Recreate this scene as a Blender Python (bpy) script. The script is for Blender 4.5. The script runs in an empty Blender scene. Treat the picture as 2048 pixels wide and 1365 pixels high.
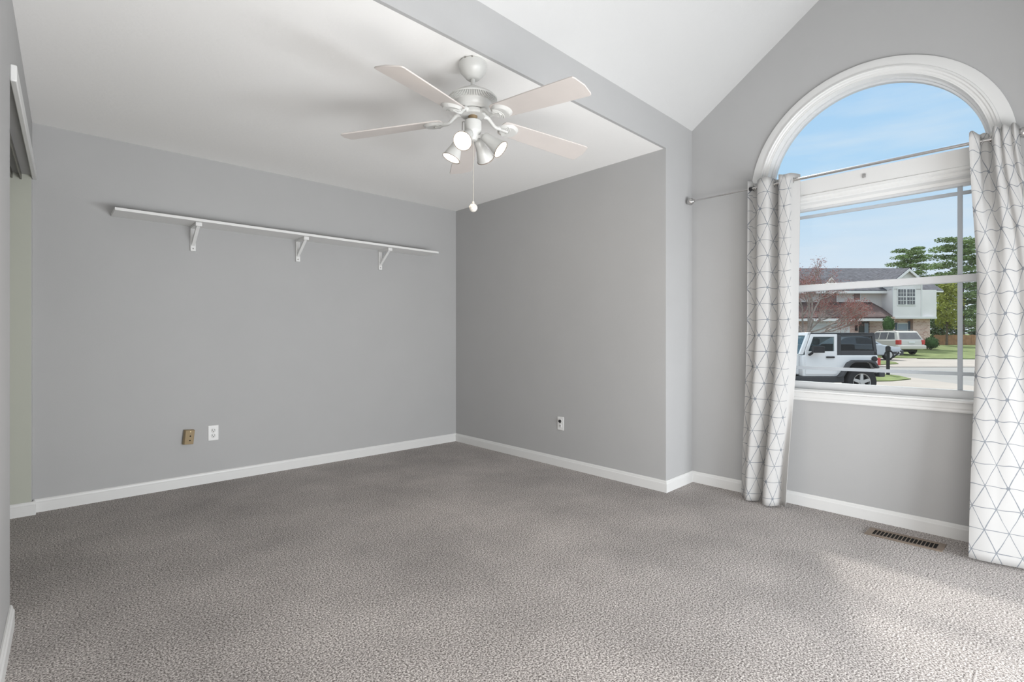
import bpy, bmesh, math, random
from mathutils import Vector, Matrix

# ------------------------------------------------------------------ camera, sky, sun, lights, exposure
FPX = 1025.0                       # focal length in pixels of the 2048 wide frame
HZ = 676.0                         # horizon row
CH = 1.095                         # camera height
YAW = -math.atan2(0.6814, 0.7319)
CR, SR = 0.7319, 0.6814
scn = bpy.context.scene
COL = scn.collection

cam = bpy.data.cameras.new('camera')
cam.sensor_width = 36.0
cam.lens = 36.0 * FPX / 2048.0
cam.shift_y = -(682.5 - HZ) / 2048.0
cam.clip_start = 0.02
cam.clip_end = 500
camo = bpy.data.objects.new('camera', cam)
COL.objects.link(camo)
camo.location = (0, 0, CH)
camo.rotation_euler = (math.pi / 2, 0, YAW)
scn.camera = camo

scn.view_settings.view_transform = 'Standard'
scn.view_settings.look = 'None'
scn.view_settings.exposure = 0.0
scn.view_settings.gamma = 1.0
scn.view_settings.use_curve_mapping = False
try:
    scn.cycles.max_bounces = 12
    scn.cycles.diffuse_bounces = 8
    scn.cycles.transparent_max_bounces = 16
    scn.cycles.use_denoising = True
    scn.cycles.sample_clamp_indirect = 4.0
    scn.cycles.caustics_reflective = False
    scn.cycles.caustics_refractive = False
except Exception:
    pass

SKY_STRENGTH = 1.0
SUN_STRENGTH = 4.6
REAR_FILL = 112.0
CEILING_FILL = 50.0
BULB_WATT = 9.0

world = bpy.data.worlds.new('sky')
scn.world = world
world.use_nodes = True
wn, wl = world.node_tree.nodes, world.node_tree.links
wn.clear()
w_out = wn.new('ShaderNodeOutputWorld')
w_bg = wn.new('ShaderNodeBackground')
w_tc = wn.new('ShaderNodeTexCoord')
w_sep = wn.new('ShaderNodeSeparateXYZ')
w_ramp = wn.new('ShaderNodeValToRGB')
w_noise = wn.new('ShaderNodeTexNoise')
w_map = wn.new('ShaderNodeMapping')
w_mix = wn.new('ShaderNodeMixRGB')
w_cr = wn.new('ShaderNodeValToRGB')
w_hi = wn.new('ShaderNodeMapRange')
w_mul = wn.new('ShaderNodeMath')
wl.new(w_tc.outputs['Generated'], w_sep.inputs[0])
wl.new(w_sep.outputs['Z'], w_ramp.inputs[0])
e = w_ramp.color_ramp.elements
e[0].position = 0.0; e[0].color = (0.74, 0.82, 0.90, 1)
e[1].position = 0.40; e[1].color = (0.40, 0.65, 0.93, 1)
x = w_ramp.color_ramp.elements.new(0.62); x.color = (0.80, 0.84, 0.88, 1)
x = w_ramp.color_ramp.elements.new(0.12); x.color = (0.69, 0.81, 0.93, 1)
x = w_ramp.color_ramp.elements.new(0.26); x.color = (0.47, 0.71, 0.94, 1)
wl.new(w_tc.outputs['Generated'], w_map.inputs[0])
w_map.inputs['Scale'].default_value = (2.0, 2.0, 14.0)
w_noise.inputs['Scale'].default_value = 2.2
w_noise.inputs['Detail'].default_value = 5
wl.new(w_map.outputs[0], w_noise.inputs['Vector'])
w_cr.color_ramp.elements[0].position = 0.45; w_cr.color_ramp.elements[0].color = (0, 0, 0, 1)
w_cr.color_ramp.elements[1].position = 0.75; w_cr.color_ramp.elements[1].color = (0.5, 0.5, 0.5, 1)
wl.new(w_noise.outputs['Fac'], w_cr.inputs[0])
wl.new(w_cr.outputs[0], w_mix.inputs[0])
wl.new(w_ramp.outputs[0], w_mix.inputs[1])
w_mix.inputs[2].default_value = (0.80, 0.86, 0.92, 1)
wl.new(w_sep.outputs['Z'], w_hi.inputs[0])        # sky strength raised towards the zenith, out of view, for added daylight
w_hi.inputs[1].default_value = 0.45; w_hi.inputs[2].default_value = 0.8
w_hi.inputs[3].default_value = 1.0; w_hi.inputs[4].default_value = 2.2
w_mul.operation = 'MULTIPLY'
w_mul.inputs[1].default_value = SKY_STRENGTH
wl.new(w_hi.outputs[0], w_mul.inputs[0])
wl.new(w_mix.outputs[0], w_bg.inputs['Color'])
wl.new(w_mul.outputs[0], w_bg.inputs['Strength'])
wl.new(w_bg.outputs[0], w_out.inputs[0])

sun = bpy.data.lights.new('sun', 'SUN')
sun.energy = SUN_STRENGTH
sun.angle = math.radians(4.5)
sun.color = (1.0, 0.96, 0.90)
suno = bpy.data.objects.new('sun', sun)
COL.objects.link(suno)
suno.rotation_euler = Vector((-0.864, -0.427, -1.0)).to_track_quat('-Z', 'Y').to_euler()
suno.location = (12, 4, 14)

br = bpy.data.lights.new('rear_fill', 'AREA')              # added fill light behind the camera, tilted up through the rear opening
br.shape = 'RECTANGLE'
br.size, br.size_y = 2.2, 0.6
br.energy = REAR_FILL
br.color = (0.94, 0.97, 1.0)
bro = bpy.data.objects.new('rear_fill', br)
COL.objects.link(bro)
bro.location = (2.10, -1.45, 0.40)
bro.rotation_euler = Vector((-0.12, 1, 0.15)).to_track_quat('-Z', 'Y').to_euler()

hb_ = bpy.data.lights.new('ceiling_fill', 'AREA')             # added fill light by the camera, turned up to brighten the ceiling
hb_.shape = 'RECTANGLE'
hb_.size, hb_.size_y = 1.7, 1.0
hb_.color = (1.0, 0.985, 0.965)
hb_.energy = CEILING_FILL
hbo = bpy.data.objects.new('ceiling_fill', hb_)
COL.objects.link(hbo)
hbo.location = (0.75, -0.35, 0.52)
hbo.rotation_euler = Vector((0.32, 0.70, 0.60)).to_track_quat('-Z', 'Y').to_euler()

# ------------------------------------------------------------------ materials
MATS = {}


def new_mat(name):
    m = bpy.data.materials.new(name)
    m.use_nodes = True
    n = m.node_tree.nodes
    b = n.get('Principled BSDF')
    return m, n, m.node_tree.links, b


def mat(name, col, rough=0.6, spec=0.5, metal=0.0, noise=0.0, nscale=20.0, bump=0.0, bscale=80.0, coat=0.0, detail=3.0):
    if name in MATS:
        return MATS[name]
    m, n, l, b = new_mat(name)
    b.inputs['Base Color'].default_value = (*col, 1)
    b.inputs['Roughness'].default_value = rough
    b.inputs['Specular IOR Level'].default_value = spec
    b.inputs['Metallic'].default_value = metal
    b.inputs['Coat Weight'].default_value = coat
    tc = n.new('ShaderNodeTexCoord')
    if noise > 0:
        t = n.new('ShaderNodeTexNoise')
        t.inputs['Scale'].default_value = nscale
        t.inputs['Detail'].default_value = detail
        l.new(tc.outputs['Object'], t.inputs['Vector'])
        r = n.new('ShaderNodeValToRGB')
        r.color_ramp.elements[0].position = 0.3
        r.color_ramp.elements[1].position = 0.7
        r.color_ramp.elements[0].color = (*[c * (1 - noise) for c in col], 1)
        r.color_ramp.elements[1].color = (*[min(1, c * (1 + noise)) for c in col], 1)
        l.new(t.outputs['Fac'], r.inputs[0])
        l.new(r.outputs[0], b.inputs['Base Color'])
    if bump > 0:
        t = n.new('ShaderNodeTexNoise')
        t.inputs['Scale'].default_value = bscale
        t.inputs['Detail'].default_value = 4
        l.new(tc.outputs['Object'], t.inputs['Vector'])
        bp = n.new('ShaderNodeBump')
        bp.inputs['Strength'].default_value = bump
        bp.inputs['Distance'].default_value = 0.01
        l.new(t.outputs['Fac'], bp.inputs['Height'])
        l.new(bp.outputs[0], b.inputs['Normal'])
    MATS[name] = m
    return m


M_wall = mat('grey_wall_paint', (0.445, 0.445, 0.445), 0.55, 0.3, noise=0.012, nscale=3, bump=0.04, bscale=160)
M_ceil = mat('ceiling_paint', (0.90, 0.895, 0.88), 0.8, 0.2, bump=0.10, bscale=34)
M_vault = mat('ceiling_paint_darkened', (0.575, 0.575, 0.57), 0.8, 0.2, bump=0.08, bscale=34)  # same white as the flat ceiling, darkened to offset stronger light on the vault
M_trim = mat('white_trim_paint', (0.73, 0.73, 0.72), 0.35, 0.5)
M_closet = mat('sage_closet_paint', (0.47, 0.48, 0.42), 0.6, 0.3, bump=0.03, bscale=120)
M_door = mat('closet_door_paint', (0.55, 0.55, 0.56), 0.5, 0.3)
M_shelf = mat('white_shelf_laminate', (0.80, 0.80, 0.79), 0.4, 0.4)
M_fan = mat('white_fan_enamel', (0.60, 0.60, 0.58), 0.3, 0.5)
M_blade = mat('white_blade_laminate', (0.62, 0.575, 0.545), 0.35, 0.45, noise=0.02, nscale=9)
M_dark = mat('dark_hole', (0.02, 0.02, 0.02), 0.8, 0.2)
M_brassdull = mat('dull_brass_plate', (0.30, 0.22, 0.13), 0.45, 0.5, metal=0.6)
M_plate = mat('white_plastic', (0.78, 0.78, 0.77), 0.35, 0.5)
M_almond = mat('almond_plastic', (0.34, 0.255, 0.145), 0.45, 0.4)
M_brass = mat('polished_brass', (0.75, 0.62, 0.38), 0.3, 0.5, metal=0.9)
M_reg = mat('brown_register_metal', (0.20, 0.155, 0.12), 0.5, 0.4)
M_steel = mat('brushed_steel', (0.55, 0.54, 0.53), 0.25, 0.5, metal=0.95)
M_black = mat('black_plastic', (0.02, 0.02, 0.022), 0.5, 0.4)
M_slot = mat('outlet_slot', (0.05, 0.05, 0.045), 0.7, 0.2)
M_sash = mat('white_vinyl_sash', (0.62, 0.63, 0.64), 0.4, 0.5)
M_grille = mat('grey_grille_bar', (0.44, 0.475, 0.51), 0.5, 0.4)
M_track = mat('track_metal', (0.25, 0.24, 0.22), 0.4, 0.5, metal=0.7)
M_chain = mat('bead_chain', (0.72, 0.68, 0.60), 0.3, 0.5, metal=0.5)


def emis(name, col, strength):
    m, n, l, b = new_mat(name)
    b.inputs['Base Color'].default_value = (1, 1, 1, 1)
    b.inputs['Emission Color'].default_value = (*col, 1)
    b.inputs['Emission Strength'].default_value = strength
    return m


M_bulb = emis('lit_bulb_glass', (1.0, 0.92, 0.76), 7.0)


def glass(name, tint, gloss=0.6, alpha=0.0, acol=(0.1, 0.1, 0.1)):
    m, n, l, b = new_mat(name)
    n.remove(b)
    out = n.get('Material Output')
    tr = n.new('ShaderNodeBsdfTransparent')
    tr.inputs[0].default_value = (*tint, 1)
    gl = n.new('ShaderNodeBsdfGlossy')
    gl.inputs['Roughness'].default_value = 0.02
    lw = n.new('ShaderNodeFresnel')
    lw.inputs[0].default_value = 1.45
    mu = n.new('ShaderNodeMath')
    mu.operation = 'MULTIPLY'
    mu.inputs[1].default_value = gloss
    mx = n.new('ShaderNodeMixShader')
    l.new(lw.outputs[0], mu.inputs[0])
    l.new(mu.outputs[0], mx.inputs[0])
    l.new(tr.outputs[0], mx.inputs[1])
    l.new(gl.outputs[0], mx.inputs[2])
    l.new(mx.outputs[0], out.inputs[0])
    return m


M_glass = glass('window_glass', (0.98, 0.99, 0.99), 0.5)
M_carglass = glass('tinted_car_glass', (0.30, 0.33, 0.35), 1.0)
M_cleargl = glass('clear_car_glass', (0.88, 0.95, 0.95), 0.5)


def carpet_mat():
    m, n, l, b = new_mat('speckled_carpet')
    tc = n.new('ShaderNodeTexCoord')

    def noise(scale, detail=2.0, rough=0.5):
        t = n.new('ShaderNodeTexNoise')
        t.inputs['Scale'].default_value = scale
        t.inputs['Detail'].default_value = detail
        t.inputs['Roughness'].default_value = rough
        l.new(tc.outputs['Object'], t.inputs['Vector'])
        return t
    fine = noise(150, 4.0, 0.78)
    ramp = n.new('ShaderNodeValToRGB')
    el = ramp.color_ramp.elements
    el[0].position = 0.385; el[0].color = (0.045, 0.034, 0.030, 1)
    el[1].position = 0.60; el[1].color = (0.80, 0.755, 0.725, 1)
    q = el.new(0.485); q.color = (0.315, 0.283, 0.265, 1)
    l.new(fine.outputs['Fac'], ramp.inputs[0])
    big = noise(1.7, 4.0, 0.6)                           # vacuum and foot tracks in the pile
    r2 = n.new('ShaderNodeMapRange')
    r2.inputs[1].default_value = 0.3; r2.inputs[2].default_value = 0.7
    r2.inputs[3].default_value = 0.80; r2.inputs[4].default_value = 1.16
    l.new(big.outputs['Fac'], r2.inputs[0])
    mul = n.new('ShaderNodeMixRGB')
    mul.blend_type = 'MULTIPLY'
    mul.inputs[0].default_value = 1.0
    l.new(ramp.outputs[0], mul.inputs[1])
    l.new(r2.outputs[0], mul.inputs[2])
    l.new(mul.outputs[0], b.inputs['Base Color'])
    b.inputs['Roughness'].default_value = 0.95
    b.inputs['Specular IOR Level'].default_value = 0.1
    b.inputs['Sheen Weight'].default_value = 0.15
    bp = n.new('ShaderNodeBump')
    bp.inputs['Strength'].default_value = 0.7
    bp.inputs['Distance'].default_value = 0.006
    l.new(fine.outputs['Fac'], bp.inputs['Height'])
    l.new(bp.outputs[0], b.inputs['Normal'])
    return m


M_carpet = carpet_mat()


def curtain_mat():
    """White fabric printed with a triangular lattice of thin slate lines and dots at some crossings (UV in metres)."""
    m, n, l, b = new_mat('lattice_print_fabric')
    n.remove(b)
    out = n.get('Material Output')
    uv = n.new('ShaderNodeUVMap')
    uv.uv_map = 'UVMap'

    def math_(op, a, c=None, v=None):
        t = n.new('ShaderNodeMath')
        t.operation = op
        if isinstance(a, (int, float)):
            t.inputs[0].default_value = a
        else:
            l.new(a, t.inputs[0])
        if c is not None:
            if isinstance(c, (int, float)):
                t.inputs[1].default_value = c
            else:
                l.new(c, t.inputs[1])
        if v is not None:
            t.inputs[2].default_value = v
        return t.outputs[0]
    nz = n.new('ShaderNodeTexNoise')
    nz.inputs['Scale'].default_value = 9
    nz.inputs['Detail'].default_value = 1
    l.new(uv.outputs[0], nz.inputs['Vector'])
    vm = n.new('ShaderNodeVectorMath')
    vm.operation = 'SCALE'
    vm.inputs['Scale'].default_value = 0.008
    l.new(nz.outputs['Color'], vm.inputs[0])
    va = n.new('ShaderNodeVectorMath')
    va.operation = 'ADD'
    l.new(uv.outputs[0], va.inputs[0])
    l.new(vm.outputs[0], va.inputs[1])
    sp = n.new('ShaderNodeSeparateXYZ')
    l.new(va.outputs[0], sp.inputs[0])
    B, H = 0.090, 0.105
    p = math_('DIVIDE', sp.outputs[0], B)
    q = math_('DIVIDE', sp.outputs[1], H)
    hq = math_('MULTIPLY', q, 0.5)
    a = math_('SUBTRACT', p, hq)
    c = math_('ADD', p, hq)

    def dist(s, k):
        f = math_('FRACT', math_('ADD', s, 0.5))
        return math_('MULTIPLY', math_('ABSOLUTE', math_('SUBTRACT', f, 0.5)), k)
    sinth = H / math.hypot(H, B / 2)
    d1, d2, d3 = dist(q, H), dist(a, B * sinth), dist(c, B * sinth)
    dmin = math_('MINIMUM', d1, math_('MINIMUM', d2, d3))
    dmax = math_('MAXIMUM', d1, math_('MAXIMUM', d2, d3))
    lw = n.new('ShaderNodeMapRange')
    lw.inputs[1].default_value = 0.3; lw.inputs[2].default_value = 0.7
    lw.inputs[3].default_value = 0.0010; lw.inputs[4].default_value = 0.0023
    nz2 = n.new('ShaderNodeTexNoise')
    nz2.inputs['Scale'].default_value = 14
    l.new(uv.outputs[0], nz2.inputs['Vector'])
    l.new(nz2.outputs['Fac'], lw.inputs[0])
    line = math_('LESS_THAN', dmin, lw.outputs[0])
    wn_ = n.new('ShaderNodeTexWhiteNoise')
    wn_.noise_dimensions = '2D'
    cb = n.new('ShaderNodeCombineXYZ')
    l.new(math_('ROUND', a), cb.inputs[0])
    l.new(math_('ROUND', q), cb.inputs[1])
    l.new(cb.outputs[0], wn_.inputs['Vector'])
    dotr = math_('MULTIPLY', math_('GREATER_THAN', wn_.outputs['Value'], 0.70), 0.0080)
    dot = math_('LESS_THAN', dmax, dotr)
    mk = math_('MAXIMUM', line, dot)
    plain = n.new('ShaderNodeVertexColor')                # the unprinted turned side hem
    plain.layer_name = 'printed'
    mk = math_('MULTIPLY', mk, plain.outputs['Color'])
    mix = n.new('ShaderNodeMixRGB')
    l.new(mk, mix.inputs[0])
    mix.inputs[1].default_value = (0.66, 0.652, 0.64, 1)
    mix.inputs[2].default_value = (0.29, 0.31, 0.34, 1)
    df = n.new('ShaderNodeBsdfDiffuse')
    tl = n.new('ShaderNodeBsdfTranslucent')
    ms = n.new('ShaderNodeMixShader')
    ms.inputs[0].default_value = 0.28
    l.new(mix.outputs[0], df.inputs[0])
    l.new(mix.outputs[0], tl.inputs[0])
    l.new(df.outputs[0], ms.inputs[1])
    l.new(tl.outputs[0], ms.inputs[2])
    l.new(ms.outputs[0], out.inputs[0])
    return m


M_curtain = curtain_mat()


def brick_mat(name, c1, c2, mortar, scale):
    m, n, l, b = new_mat(name)
    tc = n.new('ShaderNodeTexCoord')
    mp = n.new('ShaderNodeMapping')
    mp.inputs['Rotation'].default_value = (math.pi / 2, 0, 0)
    l.new(tc.outputs['Object'], mp.inputs[0])
    t = n.new('ShaderNodeTexBrick')
    t.inputs['Color1'].default_value = (*c1, 1)
    t.inputs['Color2'].default_value = (*c2, 1)
    t.inputs['Mortar'].default_value = (*mortar, 1)
    t.inputs['Scale'].default_value = scale
    t.inputs['Mortar Size'].default_value = 0.02
    l.new(mp.outputs[0], t.inputs['Vector'])
    l.new(t.outputs[0], b.inputs['Base Color'])
    b.inputs['Roughness'].default_value = 0.9
    return m


M_brick = brick_mat('tan_brick', (0.55, 0.32, 0.26), (0.74, 0.52, 0.44), (0.74, 0.64, 0.58), 2.0)
M_siding = mat('white_siding', (0.86, 0.82, 0.80), 0.7, 0.2, noise=0.03, nscale=1.2)
M_shadow_siding = mat('shaded_beige_siding', (0.76, 0.70, 0.66), 0.7, 0.2, noise=0.03, nscale=1.2)  # beige siding with shade put into its colour
M_shingle = mat('grey_shingles', (0.115, 0.115, 0.13), 0.95, 0.1, noise=0.3, nscale=3.5, detail=8)
M_shingle2 = mat('brown_shingles', (0.105, 0.075, 0.072), 0.95, 0.1, noise=0.28, nscale=3.0, detail=8)
M_housetrim = mat('house_white_trim', (0.82, 0.80, 0.78), 0.6, 0.3)
M_gdoor = mat('garage_door_paint', (0.66, 0.65, 0.62), 0.6, 0.3)
M_pane_dark = mat('dark_house_pane', (0.13, 0.13, 0.14), 0.15, 0.7, noise=0.2, nscale=2)
M_pane_red = mat('reddish_house_pane', (0.22, 0.13, 0.11), 0.25, 0.6, noise=0.2, nscale=2)
M_pane_blue = mat('bluish_house_pane', (0.30, 0.36, 0.43), 0.2, 0.6)
M_shutter = mat('slate_shutter', (0.13, 0.16, 0.21), 0.6, 0.3)
M_doorbrown = mat('dark_front_door', (0.10, 0.095, 0.09), 0.5, 0.4)
M_grass = mat('spring_lawn_grass', (0.15, 0.185, 0.075), 0.95, 0.1, noise=0.3, nscale=2.0, detail=8, bump=0.4, bscale=60)
M_concrete = mat('pale_concrete', (0.33, 0.30, 0.27), 0.9, 0.2, noise=0.07, nscale=0.8, detail=6)
M_asphalt = mat('grey_street', (0.255, 0.25, 0.24), 0.9, 0.2, noise=0.06, nscale=0.6, detail=6)
M_fence = mat('cedar_fence', (0.40, 0.22, 0.12), 0.85, 0.2, noise=0.2, nscale=2.5)
M_carwhite = mat('white_car_paint', (0.86, 0.86, 0.86), 0.3, 0.5, coat=0.5)
M_hardtop = mat('black_hardtop', (0.055, 0.057, 0.062), 0.55, 0.4)
M_rubber = mat('tyre_rubber', (0.035, 0.035, 0.037), 0.8, 0.2)
M_alloy = mat('alloy_wheel', (0.55, 0.55, 0.54), 0.35, 0.5, metal=0.6)
M_beige = mat('champagne_car_paint', (0.66, 0.62, 0.56), 0.35, 0.5, metal=0.2, coat=0.4)
M_silver = mat('silver_car_paint', (0.50, 0.54, 0.58), 0.3, 0.5, metal=0.3, coat=0.5)
M_taillight = mat('red_tail_lens', (0.55, 0.05, 0.04), 0.25, 0.6)
M_headl = mat('headlamp_lens', (0.62, 0.66, 0.70), 0.15, 0.7)
M_seat = mat('dark_car_seat', (0.05, 0.055, 0.06), 0.8, 0.2)
M_bark = mat('grey_bark', (0.33, 0.29, 0.26), 0.9, 0.1, noise=0.25, nscale=8)
M_bark2 = mat('dark_bark', (0.16, 0.125, 0.10), 0.9, 0.1, noise=0.25, nscale=6)
M_bud = mat('red_buds', (0.37, 0.17, 0.145), 0.9, 0.1, noise=0.25, nscale=3)
M_pine = mat('pine_needles', (0.23, 0.30, 0.135), 0.9, 0.1, noise=0.45, nscale=0.9)
M_pine2 = mat('blue_green_needles', (0.19, 0.26, 0.17), 0.9, 0.1, noise=0.4, nscale=0.9)
M_lime = mat('yellow_green_leaves', (0.34, 0.36, 0.09), 0.9, 0.1, noise=0.35, nscale=0.8)
M_shrub = mat('evergreen_shrub_leaves', (0.055, 0.10, 0.035), 0.9, 0.1, noise=0.4, nscale=3)
M_distant = mat('distant_hedge_leaves', (0.12, 0.16, 0.08), 0.9, 0.1, noise=0.4, nscale=0.8)


# ------------------------------------------------------------------ mesh helpers
class MB:
    def __init__(s):
        s.bm = bmesh.new()

    def box(s, a, b, M=None):
        a, b = Vector(a), Vector(b)
        vs = [s.bm.verts.new((M @ Vector((x, y, z))) if M else (x, y, z))
              for z in (a.z, b.z) for y in (a.y, b.y) for x in (a.x, b.x)]
        for f in ((0, 2, 3, 1), (4, 5, 7, 6), (0, 1, 5, 4), (2, 6, 7, 3), (0, 4, 6, 2), (1, 3, 7, 5)):
            s.bm.faces.new([vs[i] for i in f])
        return s

    def face(s, pts):
        s.bm.faces.new([s.bm.verts.new(p) for p in pts])
        return s

    def prism(s, poly, fn0, fn1):
        """poly of 2-tuples; fn0/fn1 map (a,b) to the two end points."""
        A = [s.bm.verts.new(fn0(*p)) for p in poly]
        B = [s.bm.verts.new(fn1(*p)) for p in poly]
        n = len(poly)
        for i in range(n):
            j = (i + 1) % n
            s.bm.faces.new([A[i], A[j], B[j], B[i]])
        s.bm.faces.new(A[::-1])
        s.bm.faces.new(B)
        return s

    def lathe(s, prof, n=32, M=None, cap=True):
        rings = []
        for r, z in prof:
            ring = []
            for k in range(n):
                t = 2 * math.pi * k / n
                v = Vector((r * math.cos(t), r * math.sin(t), z))
                ring.append(s.bm.verts.new(M @ v if M else v))
            rings.append(ring)
        for a, b in zip(rings, rings[1:]):
            for k in range(n):
                j = (k + 1) % n
                s.bm.faces.new([a[k], a[j], b[j], b[k]])
        if cap:
            if prof[0][0] > 1e-5: s.bm.faces.new(rings[0][::-1])
            if prof[-1][0] > 1e-5: s.bm.faces.new(rings[-1])
        return s

    def tube(s, pts, r, n=8):
        pts = [Vector(p) for p in pts]
        rs = r if isinstance(r, (list, tuple)) else [r] * len(pts)
        rings = []
        up = Vector((0.13, 0.27, 1)).normalized()
        for i, p in enumerate(pts):
            d = (pts[min(i + 1, len(pts) - 1)] - pts[max(i - 1, 0)]).normalized()
            a = d.cross(up)
            if a.length < 1e-3: a = d.cross(Vector((1, 0, 0)))
            a.normalize()
            b = d.cross(a).normalized()
            rings.append([s.bm.verts.new(p + (a * math.cos(2 * math.pi * k / n) + b * math.sin(2 * math.pi * k / n)) * rs[i]) for k in range(n)])
        for a, b in zip(rings, rings[1:]):
            for k in range(n):
                j = (k + 1) % n
                s.bm.faces.new([a[k], a[j], b[j], b[k]])
        s.bm.faces.new(rings[0][::-1])
        s.bm.faces.new(rings[-1])
        return s

    def ball(s, c, r, sc=(1, 1, 1), u=16, v=10, M=None):
        c = Vector(c)
        mm = Matrix.Translation(c) @ Matrix.Diagonal((r * sc[0], r * sc[1], r * sc[2], 1))
        if M: mm = M @ mm
        bmesh.ops.create_uvsphere(s.bm, u_segments=u, v_segments=v, radius=1, matrix=mm)
        return s

    def build(s, name, m, parent=None, bevel=0.0, smooth=40, segs=2, loc=None):
        bm = s.bm
        bmesh.ops.recalc_face_normals(bm, faces=bm.faces)
        me = bpy.data.meshes.new(name)
        bm.to_mesh(me)
        bm.free()
        for mm in (m if isinstance(m, (list, tuple)) else [m]):
            me.materials.append(mm)
        if smooth:
            me.polygons.foreach_set('use_smooth', [True] * len(me.polygons))
            me.set_sharp_from_angle(angle=math.radians(smooth))
        o = bpy.data.objects.new(name, me)
        COL.objects.link(o)
        if parent: o.parent = parent
        if loc is not None: o.location = loc
        if bevel > 0:
            b = o.modifiers.new('bevel', 'BEVEL')
            b.width = bevel
            b.segments = segs
            b.limit_method = 'ANGLE'
            b.angle_limit = math.radians(40)
        return o


def tag(o, label=None, cat=None, group=None, kind=None):
    if label: o['label'] = label
    if cat: o['category'] = cat
    if group: o['group'] = group
    if kind: o['kind'] = kind
    return o


def empty(name, loc, rz=0.0):
    o = bpy.data.objects.new(name, None)
    o.empty_display_size = 0.1
    COL.objects.link(o)
    o.location = loc
    o.rotation_euler = (0, 0, rz)
    return o


def struct(o):
    o['kind'] = 'structure'
    return o


# ------------------------------------------------------------------ room dimensions
CEIL = 2.44
XB, XC = 3.272, 3.668              # wall with the outlet, window wall
YA, YD = 4.388, 1.915              # shelf wall, corner of the return
YR = -1.2                          # wall behind the camera
SPRING, RIDGE, YCEN = 2.67, 3.42, 0.815


def LX(y): return -0.012 - 0.035 * (YA - y)          # left wall face


def DY(x): return YD + 0.0279 * (x - XB)             # return wall and header face


def DY2(x): return 2 * YCEN - DY(x)


# floor, ceilings
struct(MB().box((-0.9, -1.6, -0.12), (3.9, 4.6, 0.0)).build('floor', M_carpet, smooth=0))
c = MB()
c.prism([(-0.95, DY(-0.95) + 0.02), (3.95, DY(3.95) + 0.02), (3.95, 4.6), (-0.95, 4.6)], lambda a, b: (a, b, CEIL), lambda a, b: (a, b, CEIL + 0.1))
struct(c.build('ceiling', M_ceil, smooth=0))
c = MB()
x0, x1 = -0.95, XC + 0.2
for f in (DY, DY2):
    s_ = 1 if f is DY else -1
    lo = [(x0, f(x0), SPRING), (x1, f(x1), SPRING), (x1, YCEN, RIDGE), (x0, YCEN, RIDGE)]
    # extend the slope a little beyond the spring line so no light leaks in
    sl = (RIDGE - SPRING) / abs(YCEN - f(2.0))
    lo[0] = (x0, f(x0) + s_ * 0.1, SPRING - 0.1 * sl); lo[1] = (x1, f(x1) + s_ * 0.1, SPRING - 0.1 * sl)
    c.prism([(0, 0), (1, 0), (1, 1), (0, 1)],
            lambda a, b, lo=lo: lo[[(0, 0), (1, 0), (1, 1), (0, 1)].index((a, b))],
            lambda a, b, lo=lo: Vector(lo[[(0, 0), (1, 0), (1, 1), (0, 1)].index((a, b))]) + Vector((0, 0, 0.08)))
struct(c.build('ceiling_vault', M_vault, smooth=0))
struct(MB().prism([(-0.95, DY2(-0.95) - 0.02), (3.95, DY2(3.95) - 0.02), (3.95, -1.6), (-0.95, -1.6)],
                  lambda a, b: (a, b, CEIL), lambda a, b: (a, b, CEIL + 0.1)).build('ceiling_rear', M_ceil, smooth=0))
# shelf wall
struct(MB().box((-0.95, YA, 0), (XB + 0.1, YA + 0.12, CEIL + 0.05)).build('wall_far', M_wall, smooth=0))
# wall with the single outlet, solid up to the return
struct(MB().prism([(XB, YD), (XB + 0.14, YD + 0.004), (XB + 0.14, YA + 0.12), (XB, YA + 0.12)],
                  lambda a, b: (a, b, 0), lambda a, b: (a, b, CEIL + 0.05)).build('wall_right', M_wall, smooth=0))
# return wall and header above the flat ceiling edge
r = MB()
r.prism([(XB + 0.001, DY(XB) + 0.0), (XC + 0.1, DY(XC + 0.1)), (XC + 0.1, DY(XC) + 0.12), (XB + 0.001, DY(XB) + 0.12)],
        lambda a, b: (a, b, 0), lambda a, b: (a, b, SPRING + 0.02))
r.prism([(-0.95, DY(-0.95)), (XB + 0.01, DY(XB + 0.01)), (XB + 0.01, DY(XB) + 0.0199), (-0.95, DY(-0.95) + 0.0199)],
        lambda a, b: (a, b, CEIL), lambda a, b: (a, b, SPRING + 0.02))
struct(r.build('wall_return', M_wall, smooth=0))
r = MB()
r.prism([(XB, DY2(XB)), (XC + 0.1, DY2(XC)), (XC + 0.1, DY2(XC) - 0.12), (XB, DY2(XB) - 0.12)],
        lambda a, b: (a, b, 0), lambda a, b: (a, b, SPRING + 0.02))
r.prism([(-0.95, DY2(-0.95)), (XB + 0.01, DY2(XB)), (XB + 0.01, DY2(XB) - 0.0199), (-0.95, DY2(-0.95) - 0.0199)],
        lambda a, b: (a, b, CEIL), lambda a, b: (a, b, SPRING + 0.02))
r.box((XB, YR - 0.1, 0), (XB + 0.14, DY2(XB) - 0.119, CEIL + 0.05))
struct(r.build('wall_near', M_wall, smooth=0))

# window wall with arched opening
OPH = 0.572                        # half width of the wall opening
SPR = 2.087                        # spring height of the arch
SILL = 0.742


def roofz(y): return RIDGE - (RIDGE - SPRING) / (YD - YCEN) * abs(y - YCEN) + 0.03


wm = MB()
N = 40
arc = [(YCEN + OPH * math.cos(math.pi * k / N), SPR + OPH * math.sin(math.pi * k / N)) for k in range(N + 1)]
TH = 0.14


def wquad(p):
    wm.prism(p, lambda a, b: (XC, a, b), lambda a, b: (XC + TH, a, b))


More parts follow.
